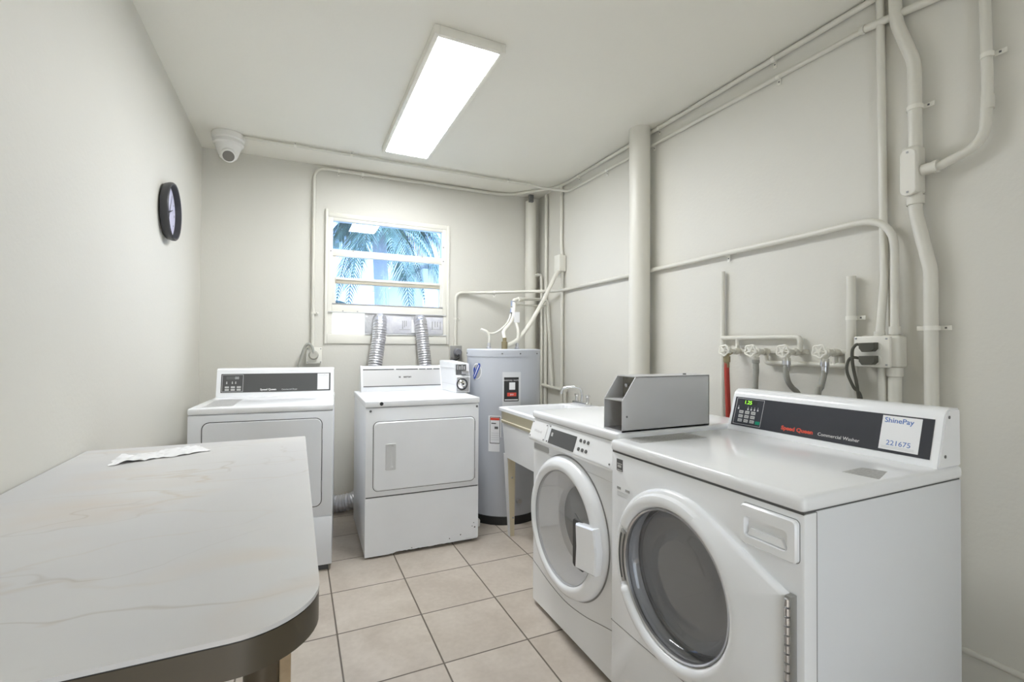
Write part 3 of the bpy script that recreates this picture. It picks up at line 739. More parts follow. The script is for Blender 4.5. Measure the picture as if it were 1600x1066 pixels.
# B: conduit from the camera across the ceiling, then second line on the right wall
pipe('conduit', 'painted conduit running from the security camera across the ceiling and along the right wall', 'conduit',
     [(-.50, 1.085, 2.603), (1.46, 1.08, 2.603), (1.60, 1.06, 2.598), (1.74, 1.03, 2.575), (1.885, .88, 2.527), (1.892, .70, 2.527), (1.892, -1.36, 2.502)], .0105, .08,
     straps=[((.18, 1.08, 2.602), (1, 0, 0), (0, -1, 0), (0, 0, -1)), ((-.19, 1.08, 2.602), (1, 0, 0), (0, -1, 0), (0, 0, -1)), ((1.42, 1.08, 2.602), (1, 0, 0), (0, -1, 0), (0, 0, -1)),
             ((1.892, -.15, 2.517), (0, 1, 0), (0, 0, -1), (-1, 0, 0)), ((1.892, -1.0, 2.507), (0, 1, 0), (0, 0, -1), (-1, 0, 0)), ((1.892, .35, 2.523), (0, 1, 0), (0, 0, -1), (-1, 0, 0))])
pipe('conduit', 'larger painted conduit continuing the lower ceiling-edge line behind the big vertical pipe', 'conduit',
     [(1.884, -1.36, 2.502), (1.884, -1.9, 2.432), (1.884, -3.9, 2.30)], .0145, .1, couplings=[((1.884, -1.372, 2.500), (0, -1, -.13), .012, 1.25)])
# C: mid-height conduit
pipe('conduit', 'painted conduit crossing both walls at mid height and dropping to the twin-socket box', 'conduit',
     [(1.080, 1.412, 1.21), (1.080, 1.412, 1.69), (1.23, 1.40, 1.692), (1.868, 1.02, 1.702), (1.884, .85, 1.704), (1.878, -1.20, 1.722), (1.872, -1.482, 1.728), (1.865, -1.484, 1.262)], .0135, [.12, .2, .2, .2, .5, .15],
     straps=[((1.40, 1.299, 1.695), (.86, -.51, 0), (0, 0, -1), (0, -1, 0)), ((1.884, -.72, 1.717), (0, 1, 0), (0, 0, -1), (-1, 0, 0)), ((1.080, 1.412, 1.46), (0, 0, 1), (1, 0, 0), (0, -1, 0))], couplings=[((1.865, -1.484, 1.290), (0, 0, 1), .03, 1.35)])
# D: big waste stack on the right wall
t = pipe('waste_pipe', 'thick floor-to-ceiling waste pipe on the right wall', 'pipe', [(1.818, -.104, 0), (1.818, -.104, 2.6195)], .066, .1, seg=36)
# E: corner stack
t = pipe('waste_pipe', 'thick waste pipe rising from behind the water heater in the corner', 'pipe', [(1.790, 1.372, 0), (1.790, 1.372, 2.56)], .052, .1, seg=32,
         couplings=[((1.790, 1.372, 1.86), (0, 0, 1), .20, 1.06)])
o = obj('pipe_bracket', B(1.735, 1.775, 1.29, 1.315, 2.535, 2.60), 'darkgrey', t, 'dark metal bracket', W=True)
pipe('water_pipe', 'thin vertical pipe in the corner just right of the thick corner waste pipe', 'pipe', [(1.884, 1.25, 0), (1.884, 1.25, 2.6)], .0155, .1)
# F: conduit with junction box right of the corner
t = pipe('conduit', 'vertical conduit with a square junction box on the right wall near the corner', 'conduit',
         [(1.885, .985, 2.60), (1.885, .985, 2.10), (1.880, .962, 2.0), (1.880, .962, 1.2), (1.880, .962, .2)], .0155, .2)
jb = obj('junction_box', B(1.840, 1.900, .925, 1.012, 1.86, 2.00, r=.006), 'pipe', t, W=True)
obj('box_cover', B(1.832, 1.842, .925, 1.012, 1.86, 2.00, r=.003), 'trim', jb, W=True)
o = obj('armored_cable', tube(BM(), smooth([(1.856, .965, 1.862), (1.812, .93, 1.84), (1.744, .90, 1.745), (1.64, .86, 1.588), (1.495, .80, 1.400), (1.356, .73, 1.275), (1.26, .70, 1.228), (1.225, .69, 1.205)]), .0165), 'pipe')
tag(o, 'flexible armoured cable sagging from the junction box to the top of the water heater', 'cable')
# water pipes feeding the heater
pipe('water_pipe', 'painted water pipe with elbow at top, running down in the corner beside the heater', 'pipe',
     [(1.80, 1.30, 1.872), (1.862, 1.30, 1.885), (1.862, 1.285, 1.4), (1.862, 1.285, .3)], .0125, .03)
pipe('water_pipe', 'painted water pipe from the heater valves to the corner, then down to the sink', 'pipe',
     [(1.362, .82, 1.540), (1.362, .82, 1.583), (1.44, .86, 1.597), (1.850, 1.215, 1.645), (1.868, 1.19, 1.62), (1.868, 1.10, .872)], .0135, .03,
     couplings=[((1.43, .852, 1.594), (.4, .3, .02), .06, 1.35)])
pipe('water_pipe', 'second thinner painted water pipe just below the heater feed pipe', 'pipe', [(1.366, .85, 1.548), (1.43, .87, 1.553), (1.76, 1.12, 1.575), (1.885, 1.22, 1.59)], .008, .03)
pipe('water_pipe', 'short horizontal painted pipe low in the corner turning down behind the sink', 'pipe',
     [(1.868, 1.285, .875), (1.868, 1.10, .866), (1.868, .885, .858), (1.868, .885, .30)], .0135, .03, couplings=[((1.868, .90, .859), (0, 1, 0), .05, 1.3)])
# G: right hand group
pipe('conduit', 'tall straight vertical conduit dropping into the left top of the twin-socket box', 'conduit',
     [(1.888, -1.428, 2.6195), (1.888, -1.438, 1.60), (1.880, -1.444, 1.50), (1.862, -1.436, 1.262)], .0140, .12, couplings=[((1.862, -1.436, 1.276), (0, 0, 1), .022, 1.3)])
pipe('conduit', 'thin short vertical pipe half hidden behind the twin-socket box conduits', 'conduit', [(1.893, -1.458, 1.56), (1.893, -1.458, .3)], .007, .05)
t = pipe('conduit', 'thick painted vertical conduit with offset bends on the right wall', 'conduit',
         [(1.878, -1.480, 2.6195), (1.878, -1.488, 2.45), (1.875, -1.545, 2.27), (1.873, -1.548, 1.90), (1.870, -1.548, 1.72), (1.876, -1.590, 1.50), (1.876, -1.592, .2)], .0205, .25, seg=20,
         straps=[((1.873, -1.547, 2.10), (0, 0, 1), (0, -1, 0), (-1, 0, 0)), ((1.876, -1.592, 1.295), (0, 0, 1), (0, -1, 0), (-1, 0, 0), 2)])
cb = obj('conduit_body', B(1.838, 1.896, -1.570, -1.518, 1.782, 1.955, r=.010, seg=3), 'pipe', t, W=True)
obj('cover_plate', prism(BM(), rrect(-1.566, -1.518, 1.775, 1.945, .022, 6), 0, 1.841, 1.832, .002), 'trim', cb, W=True)
obj('cover_screw', join([B(1.8295, 1.833, -1.545, -1.539, z-.003, z+.003) for z in (1.788, 1.932)]), 'midgrey', cb, W=True)
obj('coupling', tube(BM(), [(1.872, -1.548, 1.775), (1.872, -1.548, 1.745)], .026, 20), 'pipe', t, W=True)
pipe('conduit', 'curved painted conduit branching off toward the right edge of the right wall', 'conduit',
     [(1.862, -1.560, 1.862), (1.865, -1.625, 1.862), (1.876, -1.735, 1.90), (1.880, -1.742, 2.08), (1.884, -1.735, 2.40), (1.884, -1.732, 2.615)], .0150, [.03, .12, .1, .1],
     straps=[((1.8805, -1.741, 2.185), (0, 0, 1), (0, -1, 0), (-1, 0, 0))], couplings=[((1.863, -1.590, 1.862), (0, -1, 0), .035, 1.35), ((1.864, -1.612, 1.862), (0, -1, 0), .012, 1.5), ((1.880, -1.742, 2.03), (0, 0, 1), .045, 1.12)])
# twin socket box
t = thing('outlet_box', 'painted metal twin-socket box with two dark plugs on the right wall', 'outlet', (1.868, -1.435, 1.14))
obj('box', B(1.845, 1.9045, -1.508, -1.372, 1.148, 1.272, r=.012, seg=3), 'pipe', t, W=True)
obj('cover_plate', B(1.830, 1.846, -1.485, -1.362, 1.150, 1.268, r=.004), 'trim', t, W=True)
for z in (1.226, 1.176): obj('socket', prism(BM(), rrect(-1.458, -1.402, z-.020, z+.020, .014, 5), 0, 1.831, 1.826, .001), 'trim', t, W=True)
obj('cover_screw', join([B(1.8275, 1.831, y-.003, y+.003, z-.003, z+.003) for y, z in ((-1.370, 1.260), (-1.475, 1.258), (-1.475, 1.160))]), 'midgrey', t, W=True)
obj('stub_pipe', tube(BM(), [(1.868, -1.442, 1.15), (1.868, -1.442, .3)], .0155, 16), 'pipe', t, W=True)
obj('stub_pipe', tube(BM(), [(1.868, -1.483, 1.15), (1.868, -1.483, 1.118), (1.868, -1.483, 1.115), (1.868, -1.483, .3)], [.026, .026, .021, .021], 18), 'pipe', t, W=True)
def plug(z, ylab, label, path):
    t = thing('power_plug', label, 'plug', (1.815, -1.425, z-.015))
    obj('plug_body', prism(BM(), [(-1.450, z-.006), (-1.440, z-.016), (-1.405, z-.018), (-1.395, z-.004), (-1.395, z+.016), (-1.450, z+.018)], 0, 1.828, 1.800, .002), 'cord', t, W=True)
    obj('cord', tube(BM(), smooth(path), .0055, 10), 'cord', t, W=True)
plug(1.226, 0, 'dark plug in the upper socket of the twin-socket box, cord looping down', [(1.812, -1.40, 1.232), (1.805, -1.385, 1.236), (1.798, -1.374, 1.21), (1.80, -1.376, 1.15), (1.81, -1.388, 1.05), (1.83, -1.40, .80), (1.84, -1.40, .4)])
plug(1.176, 0, 'dark plug in the lower socket of the twin-socket box, cord hanging beside the other', [(1.812, -1.40, 1.182), (1.80, -1.375, 1.186), (1.798, -1.360, 1.172), (1.798, -1.355, 1.13), (1.81, -1.372, 1.07), (1.82, -1.395, 1.02), (1.835, -1.39, .80), (1.84, -1.39, .4)])

# washer supply manifold
pipe('water_pipe', 'thin capped vertical pipe beside the red hose, left end of the valve row', 'pipe', [(1.885, -.690, .3), (1.885, -.690, 1.625)], .0115, .05)
pipe('water_pipe', 'upper painted pipe feeding two of the four washer valves', 'pipe', [(1.880, -.690, 1.272), (1.880, -1.112, 1.272), (1.880, -1.112, 1.205)], .011, .02)
pipe('water_pipe', 'short painted drop pipe above the leftmost washer valve', 'pipe', [(1.880, -.785, 1.270), (1.880, -.785, 1.205)], .010, .02)
pipe('water_pipe', 'lower painted pipe feeding the other two washer valves from the standpipe', 'pipe', [(1.880, -.945, 1.205), (1.880, -.945, 1.150), (1.880, -1.318, 1.150)], .0115, .02)
pipe('water_pipe', 'short painted drop pipe below the rightmost washer valve', 'pipe', [(1.880, -1.262, 1.205), (1.880, -1.262, 1.152)], .011, .02)
pipe('stand_pipe', 'thicker capped standpipe at the right end of the washer valve row', 'pipe', [(1.880, -1.325, .25), (1.880, -1.325, 1.515)], .0165, .05, seg=20,
     straps=[((1.880, -1.325, 1.345), (0, 0, 1), (0, -1, 0), (-1, 0, 0))], couplings=[((1.880, -1.325, 1.150), (0, 0, 1), .10, 1.28)])
VG = 'painted washer shut-off valves in a row'
def valve(y, wx, label, hose_m, hose_pts, hlabel, hr=.0115):
    """body stands out from the wall, wheel at its front end, outlet below"""
    t = thing('hose_valve', label, 'valve', (1.86, y, 1.17), 0, VG)
    z = 1.204
    bx = [(1.892, y, z), (1.872, y, z), (1.871, y, z), (1.848, y, z), (1.847, y, z), (1.820, y, z), (1.818, y, z+.001), (1.806, y, z+.002), (1.805, y, z+.002), (1.786, y, z+.003)]
    obj('body', tube(BM(), bx, [.013, .013, .0175, .0175, .013, .013, .0175, .0165, .009, .008], 16), 'pipe', t, W=True)
    obj('mount_ear', B(1.890, 1.9045, y-.040, y+.020, z-.010, z+.012, r=.005), 'pipe', t, W=True)
    sx = hose_pts[0][0]
    obj('spout', tube(BM(), [(1.830, y, z-.004), (sx+.006, y, z-.016), (sx, y, z-.024), (sx, y, z-.026), (sx, y, z-.040)], [.011, .011, .011, .0165, .0165], 14), 'pipe' if hose_m == 'hose' else 'brass', t, W=True)
    c_ = Vector((wx+.006, y+.002, z+.004)); ax = Vector((1, .12, -.06)).normalized(); e1 = ax.orthogonal().normalized(); e2 = ax.cross(e1)
    ring = [c_+.0255*(1+.09*math.cos(5*a))*(math.cos(a)*e1+math.sin(a)*e2) for a in [2*PI*k/50 for k in range(51)]]
    wh = tube(BM(), ring, .0042, 8, caps=False)
    for k in range(5):
        a = 2*PI*k/5; tube(wh, [c_, c_+.025*(math.cos(a)*e1+math.sin(a)*e2)], .0036, 6)
    tube(wh, [c_-ax*.008, c_+ax*.014], .008, 10)
    obj('hand_wheel', wh, 'trim', t, W=True)
    h = thing('washer_hose', hlabel, 'hose', (hose_pts[0][0], hose_pts[0][1], hose_pts[-1][2]))
    obj('hose', tube(BM(), smooth(hose_pts), hr, 14), hose_m, h, W=True)
    p = Vector(hose_pts[0])
    obj('hose_fitting', tube(BM(), [p+Vector((0, 0, .008)), p-Vector((0, 0, .012)), p-Vector((0, 0, .014)), p-Vector((0, 0, .040))], [.0165, .0165, .0130, .0130], 12), 'brass' if hose_m == 'redhose' else 'steel' if y < -.95 else 'hose', h, W=True)
valve(-.788, 1.775, 'painted shut-off valve feeding the red hose', 'redhose', [(1.800, -.788, 1.162), (1.800, -.788, 1.10), (1.809, -.788, .92), (1.815, -.788, .60), (1.76, -.788, .35)], 'red rubber hose hanging from the first washer valve', .0125)
valve(-.949, 1.762, 'painted shut-off valve second from the red hose', 'hose', [(1.803, -.949, 1.162), (1.806, -.949, 1.11), (1.800, -.949, 1.03), (1.79, -.949, .60), (1.74, -.949, .35)], 'grey hose hanging straight, next to the red one', .0125)
valve(-1.100, 1.776, 'painted shut-off valve below the elbow of the upper feed pipe', 'hose', [(1.806, -1.100, 1.160), (1.802, -1.100, 1.12), (1.812, -1.102, 1.075), (1.838, -1.104, 1.045), (1.870, -1.110, 1.015), (1.88, -1.12, .94), (1.87, -1.13, .6), (1.80, -1.15, .4)], 'grey hose curving sideways below its bright steel fitting', .0115)
valve(-1.268, 1.762, 'painted shut-off valve nearest the standpipe', 'hose', [(1.800, -1.268, 1.160), (1.797, -1.268, 1.12), (1.778, -1.266, 1.06), (1.762, -1.264, 1.02), (1.75, -1.25, .6), (1.72, -1.24, .4)], 'grey hose hanging from the valve nearest the standpipe', .0115)

# outlets on the back wall
t = thing('outlet_box', 'painted square outlet box with cream dryer plug on the back wall', 'outlet', (-.045, 1.40, 1.083))
obj('box', B(-.096, .006, 1.382, 1.4345, 1.088, 1.202, r=.003), 'pipe', t, W=True)
obj('cover_plate', B(-.102, .010, 1.374, 1.383, 1.083, 1.207, r=.003), 'trim', t, W=True)
obj('cover_screw', join([B(x-.004, x+.004, 1.371, 1.375, z-.004, z+.004) for x in (-.092, 0) for z in (1.095, 1.195)]), 'midgrey', t, W=True)
t = thing('power_plug', 'round cream dryer plug with cord looping down behind the corner dryer', 'plug', (-.055, 1.355, 1.10))
obj('plug_body', lathe(BM(), [(0, -.030), (.026, -.030), (.034, -.022), (.036, .0)], (-.050, 1.374, 1.148), 1, 24), mat('cream_plug', (.50, .485, .43), .5), t, W=True)
obj('cord', tube(BM(), smooth([(-.052, 1.352, 1.16), (-.060, 1.350, 1.205), (-.082, 1.352, 1.232), (-.108, 1.356, 1.215), (-.130, 1.362, 1.15), (-.150, 1.37, 1.06), (-.165, 1.36, .90), (-.17, 1.33, .5)]), .010, 12), mat('grey_cord', (.40, .40, .36), .5), t, W=True)
t = thing('outlet_box', 'grey metal outlet box on the back wall left of the water heater', 'outlet', (1.083, 1.40, 1.105))
obj('box', B(1.032, 1.128, 1.388, 1.4345, 1.108, 1.222, r=.003), 'pipe', t, W=True)
obj('cover_plate', B(1.028, 1.132, 1.380, 1.389, 1.103, 1.226, r=.003), mat('grey_plate', (.34, .335, .32), .4, .4), t, W=True)
t = thing('power_plug', 'dark grey plug in the grey outlet box left of the heater', 'plug', (1.09, 1.36, 1.10))
obj('plug_body', lathe(BM(), [(0, -.032), (.026, -.032), (.034, -.022), (.036, 0)], (1.092, 1.380, 1.168), 1, 24), mat('slate_plug', (.20, .20, .22), .4), t, W=True)
obj('cord', tube(BM(), smooth([(1.092, 1.355, 1.15), (1.090, 1.350, 1.12), (1.06, 1.345, 1.105), (1.00, 1.33, 1.08), (.95, 1.30, .9)]), .010, 12), 'black', t, W=True)

# ------------------------------------------------------------------ utility sink
t = thing('utility_sink', 'white plastic laundry sink with yellowed band beside the water heater', 'sink', (1.34, .04, 0))
sx0, sx1, sy0, sy1, sz = 1.028, 1.655, -.262, .344, .828
bm = BM()
def loop(x0, x1, y0, y1, z, r, seg=5): return [bm.verts.new((p[0], p[1], z)) for p in rrect(x0, x1, y0, y1, r, seg)]
L_ = [loop(sx0+.012, sx1-.005, sy0+.012, sy1-.012, sz-.022, .03), loop(sx0, sx1, sy0, sy1, sz-.020, .03), loop(sx0, sx1, sy0, sy1, sz-.003, .03), loop(sx0+.004, sx1-.004, sy0+.004, sy1-.004, sz, .03),
      loop(sx0+.030, sx1-.13, sy0+.03, sy1-.03, sz, .04), loop(sx0+.036, sx1-.137, sy0+.036, sy1-.036, sz-.008, .04), loop(sx0+.075, sx1-.17, sy0+.07, sy1-.07, sz-.30, .05)]
for a, b in zip(L_, L_[1:]):
    for k in range(len(a)): bm.faces.new((a[k], a[(k+1) % len(a)], b[(k+1) % len(b)], b[k]))
bm.faces.new(L_[-1])
obj('basin', bm, 'tub', t, W=True)
bm = BM(); L_ = [loop(sx0+.012, sx1-.01, sy0+.012, sy1-.012, sz-.021, .03), loop(sx0+.016, sx1-.01, sy0+.016, sy1-.016, sz-.078, .03), loop(sx0+.010, sx1-.01, sy0+.010, sy1-.010, sz-.082, .03), loop(sx0+.014, sx1-.01, sy0+.014, sy1-.014, sz-.098, .03)]
for a, b in zip(L_, L_[1:]):
    for k in range(len(a)): bm.faces.new((a[k], a[(k+1) % len(a)], b[(k+1) % len(b)], b[k]))
obj('skirt_band', bm, 'tubtan', t, 'yellowed plastic band', W=True)
bm = BM(); L_ = [loop(sx0+.018, sx1-.012, sy0+.018, sy1-.018, sz-.096, .03), loop(sx0+.030, sx1-.03, sy0+.034, sy1-.034, .512, .035), loop(sx0+.06, sx1-.06, sy0+.06, sy1-.06, .500, .03)]
for a, b in zip(L_, L_[1:]):
    for k in range(len(a)): bm.faces.new((a[k], a[(k+1) % len(a)], b[(k+1) % len(b)], b[k]))
bm.faces.new(L_[-1])
obj('tub_body', bm, 'tub', t, W=True)
def leg(xt, yt, xb, yb, sxn, syn):
    """L-section plastic leg: outer plate facing the room, web running back"""
    bm = BM()
    def plate(a, b):    # a, b: (top pts), (bottom pts)
        v = [bm.verts.new(p) for p in a+b]; n_ = len(a)
        bm.faces.new(v[:n_]); bm.faces.new(v[n_:][::-1])
        for k in range(n_): bm.faces.new((v[k], v[(k+1) % n_], v[n_+(k+1) % n_], v[n_+k]))
    q = lambda x, y, z, wx, wy: [(x, y, z), (x+wx, y, z), (x+wx, y+wy, z), (x, y+wy, z)]
    plate(q(xt, yt, .53, .005*sxn, -.055*syn), q(xb, yb, 0, .004*sxn, -.028*syn))
    lg = obj('leg', bm, 'tub', t, W=True)
    bm = BM(); plate(q(xt+.005*sxn, yt-.055*syn+.004*syn, .53, .055*sxn, -.004*syn), q(xb+.004*sxn, yb-.028*syn+.004*syn, 0, .028*sxn, -.004*syn))
    obj('leg_web', bm, 'legtan', lg, 'yellowed inner web', W=True)
    bm = BM()
    for z in (.12, .38): lathe(bm, [(0, -.006), (.006, -.005), (.006, .0)], (xt+.03*sxn+(xb-xt)*(1-z/.53)*.9, yt-.055*syn+(yb-yt+.027*syn)*(1-z/.53), z), 1, 8)
    obj('leg_bolt', bm, 'midgrey', lg, W=True)
leg(sx0+.030, sy1-.035, 1.088, .298, 1, 1); leg(sx0+.030, sy0+.09, 1.088, -.19, 1, 1)
leg(sx1-.030, sy1-.035, 1.60, .298, -1, 1); leg(sx1-.030, sy0+.09, 1.60, -.19, -1, 1)
# faucet
t = thing('faucet', 'chrome two-handle faucet on the back ledge of the laundry sink', 'faucet', (1.60, .20, sz))
fb = B(1.575, 1.625, .13, .31, sz-.001, sz+.022, r=.008); obj('deck_plate', fb, 'chrome', t, W=True)
obj('spout', tube(BM(), smooth([(1.60, .22, sz+.02), (1.60, .222, sz+.085), (1.585, .235, sz+.115), (1.545, .27, sz+.120), (1.500, .305, sz+.105), (1.492, .312, sz+.07)]), .0085), 'chrome', t, W=True)
for y in (.285, .150):
    obj('handle', join([tube(BM(), [(1.60, y, sz+.02), (1.60, y, sz+.055), (1.60, y, sz+.060), (1.60, y, sz+.072)], [.012, .010, .016, .014], 12), tube(BM(), [(1.575, y-.03, sz+.068), (1.60, y, sz+.066), (1.625, y+.03, sz+.068)], .006, 8)]), 'chrome', t, W=True)

# ------------------------------------------------------------------ washers (local x runs toward the camera, local y toward the right wall)
RZ = -PI/2
t = thing('front_load_washer', 'white front-load washer with round clear door, between sink and keypad washer', 'washer', (.868, -.478, 0), RZ)
Ww, Dw, Hw = .652, .69, .917
rect = [(0, .02), (Ww, .02), (Ww, .80), (0, .80)]
dc = (.318, .478); dR = .283
bm = BM(); box(bm, 0, Ww, .06, Dw, .02, .878, r=.004)
bm.faces.ensure_lookup_table()
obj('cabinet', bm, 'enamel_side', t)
bm = star_ring(BM(), dc, rect, [('o', 0, .062), ('o', 0, .004), ('o', .004, 0), ('c', .215, 0), ('c', .205, .03), ('c', .205, .058)])
fp = obj('front_panel', bm, 'enamel', t)
bm = lathe(BM(), [(.206, .045), (.165, .0585), (.158, .058)], (dc[0]+.015, 0, dc[1]+.01), 1, 64)
bm = BM()
for (r0, x0_, y0_), (r1, x1_, y1_) in (((.222, 0, -.022), (.200, .005, .0)), ((.200, .005, .0), (.160, .03, .030)), ((.160, .03, .030), (.150, .032, .055))):
    a_ = [bm.verts.new((dc[0]+x0_+r0*math.cos(2*PI*k/64), y0_, dc[1]+.01*(x0_ > .02)+r0*math.sin(2*PI*k/64))) for k in range(64)]
    b_ = [bm.verts.new((dc[0]+x1_+r1*math.cos(2*PI*k/64), y1_, dc[1]+.01*(x1_ > .02)+r1*math.sin(2*PI*k/64))) for k in range(64)]
    for k in range(64): bm.faces.new((a_[k], a_[(k+1) % 64], b_[(k+1) % 64], b_[k]))
drp = (lambda: None)
ring = star_ring(BM(), dc, circ(dc[0], dc[1], dR, 90), [('c', dR, .001), ('c', dR+0, -.014), ('c', dR-.008, -.028), ('c', dR-.028, -.044), ('c', dR-.048, -.044), ('c', dR-.058, -.034), ('c', dR-.060, -.020)], seg=90)
door = obj('door', ring, 'enamel', t, angle=50)
obj('door_seal', star_ring(BM(), dc, circ(dc[0], dc[1], dR+.006, 90), [('c', dR+.006, -.001), ('c', dR+.001, -.003), ('c', dR-.01, 0)], seg=90), 'greyline', door)
obj('door_funnel', bm, mat('funnel_grey', (.80, .80, .81), .4), door)
obj('inner_bowl', lathe(BM(), [(.150, .053), (.135, .050), (.06, .048), (0, .047)], (dc[0]+.032, 0, dc[1]+.010), 1, 48), mat('dark_bowl', (.12, .12, .122), .3), door, 'dark grey inner window bowl')
obj('door_cover', lathe(BM(), [(.2235, -.030), (.19, -.034), (.10, -.037), (0, -.038)], (dc[0], 0, dc[1]), 1, 64), 'clearcover', door, 'clear plastic door cover')
obj('cover_rim', lathe(BM(), [(.2215, -.031), (.2245, -.036), (.2275, -.033)], (dc[0], 0, dc[1]), 1, 72), 'midgrey', door)
bm = BM()
pts = [(.415, .370), (.425, .362), (.482, .362), (.482, .548), (.425, .548), (.415, .540)]
obj('handle_pocket', prism(bm, pts, 1, -.030, -.040, .002), mat('pocket_grey', (.045, .045, .045), .5), door)
bm = prism(BM(), [(.462, .375), (.59, .395), (.60, .48), (.582, .562), (.462, .545), (.468, .46)], 1, -.030, -.060, .006)
obj('handle', bm, 'enamel', door)
obj('drum_mark', tube(BM(), [(dc[0]-.02, .046, dc[1]+.035), (dc[0]+.09, .046, dc[1]-.03)], .002, 6), 'gap', door)
lid = obj('lid', B(-.004, Ww+.002, -.006, Dw, .882, Hw, r=.012, seg=4), 'enamel', t)
# sloping control fascia
fas = prism(BM(), [(.004, .880), (-.026, .790), (-.020, .780), (.006, .772), (.06, .772), (.06, .880)], 0, .0, Ww)
fa = obj('control_fascia', fas, 'enamel', t)
P, u_, n_, L_ = slant(-.026, .790, .004, .880)
obj('coin_plate', slab(P, .006, .150, .006, .086, 0, .003), 'paper', fa, 'white blanking plate with screws')
obj('overlay_plate', slab(P, .163, .640, .004, .088, 0, .002), 'enamel', fa)
obj('display', slab(P, .186, .392, .008, .072, .0015, .004), 'panel_grey', fa)
obj('display_mark', slab(P, .198, .212, .040, .056, .0035, .0045), 'key', fa)
bms = []
for i in range(3):
    for j in range(2):
        c_ = P(.424+.026*i, .028+.034*j, .002); c2 = P(.424+.026*i, .028+.034*j, .005); bms.append(tube(BM(), [c_, c2], .0072, 12))
each('button', bms, 'darkgrey', fa)
bm = BM()
for x, h in ((.014, .012), (.014, .078), (.143, .012), (.143, .078), (.172, .012), (.172, .080), (.63, .014), (.63, .078)):
    obj('plate_screw', tube(BM(), [P(x, h, .002), P(x, h, .0045)], .0035, 8), 'darkgrey', fa)
text('lettering', 'Whirlpool', .017, P(.040, .036, .0032), (1, 0, 0), u_, 'palegrey', fa)
obj('vent_grille', prism(BM(), rrect(.010, .150, .738, .765, .006, 3), 1, .004, -.0015), mat('grille_grey', (.40, .40, .40), .4), t)
bm = tube(BM(), smooth([(.0, .0, .205), (.06, 0, .192), (.16, 0, .168), (.30, 0, .152), (.44, 0, .165), (.56, 0, .192), (.65, 0, .212)]), .0018, 6)
obj('panel_seam', bm, 'greyline', fp)
obj('panel_seam', B(.0, Ww, -.001, .002, .733, .735), 'palegrey', fp)
obj('foot_strip', B(.02, Ww-.02, .03, Dw-.03, 0, .021), 'gap', t)

# coin box on the washer
t = thing('coin_box', 'stainless steel coin box with open slanted end on the washers', 'coin box', (1.094, -1.073, Hw))
bx0, bx1, by0, by1, bz = .884, 1.306, -1.128, -1.020, Hw
side = [(bx0, bz+.001), (bx1, bz+.001), (bx1, bz+.196), (bx0+.060, bz+.196), (bx0, bz+.112)]
for y in (by0, by1-.003): obj('side_plate', prism(BM(), side, 1, y, y+.003), 'boxsteel', t, W=True)
obj('top_plate', B(bx0+.060, bx1, by0, by1, bz+.194, bz+.198), 'boxsteel', t, W=True)
obj('end_plate', B(bx1-.003, bx1, by0, by1, bz+.001, bz+.196), 'boxsteel', t, W=True)
obj('base_plate', B(bx0, bx1, by0, by1, bz+.001, bz+.006), 'steel', t, W=True)
obj('shelf', B(bx0, bx0+.10, by0+.003, by1-.003, bz+.110, bz+.114), 'boxsteel', t, W=True)
obj('inner_plate', B(bx0+.085, bx0+.090, by0+.003, by1-.003, bz+.006, bz+.194), mat('raw_inner_plate', (.36, .345, .30), .5, .4, vary=(40, (.25, .24, .20))), t, W=True)
lk = obj('hasp', tube(BM(), [(bx0+.080, -1.085, bz+.16), (bx0+.070, -1.085, bz+.145), (bx0+.072, -1.087, bz+.122)], .004, 8), 'black', t, W=True)
obj('hasp_bolt', join([tube(BM(), [(bx0+.085, -1.070, bz+.166), (bx0+.062, -1.070, bz+.162)], .007, 10), tube(BM(), [(bx0+.085, -1.085, bz+.124), (bx0+.060, -1.085, bz+.122)], .007, 10), tube(BM(), [(bx0+.085, -1.095, bz+.03), (bx0+.066, -1.095, bz+.03)], .006, 10)]), 'chrome', lk, W=True)
obj('top_bolt', lathe(BM(), [(0, bz+.2035), (.006, bz+.203), (.007, bz+.198)], (1.215, -1.09, 0), 2, 10), 'darkgrey', t, W=True)
obj('side_rivet', lathe(BM(), [(0, -.0012), (.0035, -.001), (.004, 0)], (.905, by0, bz+.055), 1, 10), 'darkgrey', t, W=True)

t = thing('front_load_washer', 'white front-load washer with charcoal keypad console, nearest the camera', 'washer', (.834, -1.134, 0), RZ)
Ww, Dw, Hw = .683, .675, .900
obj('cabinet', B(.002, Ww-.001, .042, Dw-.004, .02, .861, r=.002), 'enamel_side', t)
obj('side_seam', B(Ww-.002, Ww+.0004, .040, .0425, .02, .86), 'greyline', t)
rect = [(.0, .02), (Ww, .02), (Ww, .859), (.0, .859)]
dc = (.306, .545)
bm = star_ring(BM(), dc, rect, [('o', 0, .0425), ('o', 0, .008), ('o', .0025, .0025), ('o', .008, 0), ('c', .222, 0), ('c', .212, .02), ('c', .212, .041)])
fp = obj('front_panel', bm, 'enamel', t)
lid = obj('lid', B(-.002, Ww+.003, -.006, Dw, .862, Hw, r=.013, seg=4), 'enamel', t)
obj('lid_gap', B(.004, Ww-.003, .002, Dw-.008, .857, .864), 'gap', t)
obj('foot_strip', B(.02, Ww-.02, .03, Dw-.03, 0, .021), 'gap', t)
obj('panel_seam', B(.0005, Ww, -.0008, .004, .276, .2785), 'greyline', fp)
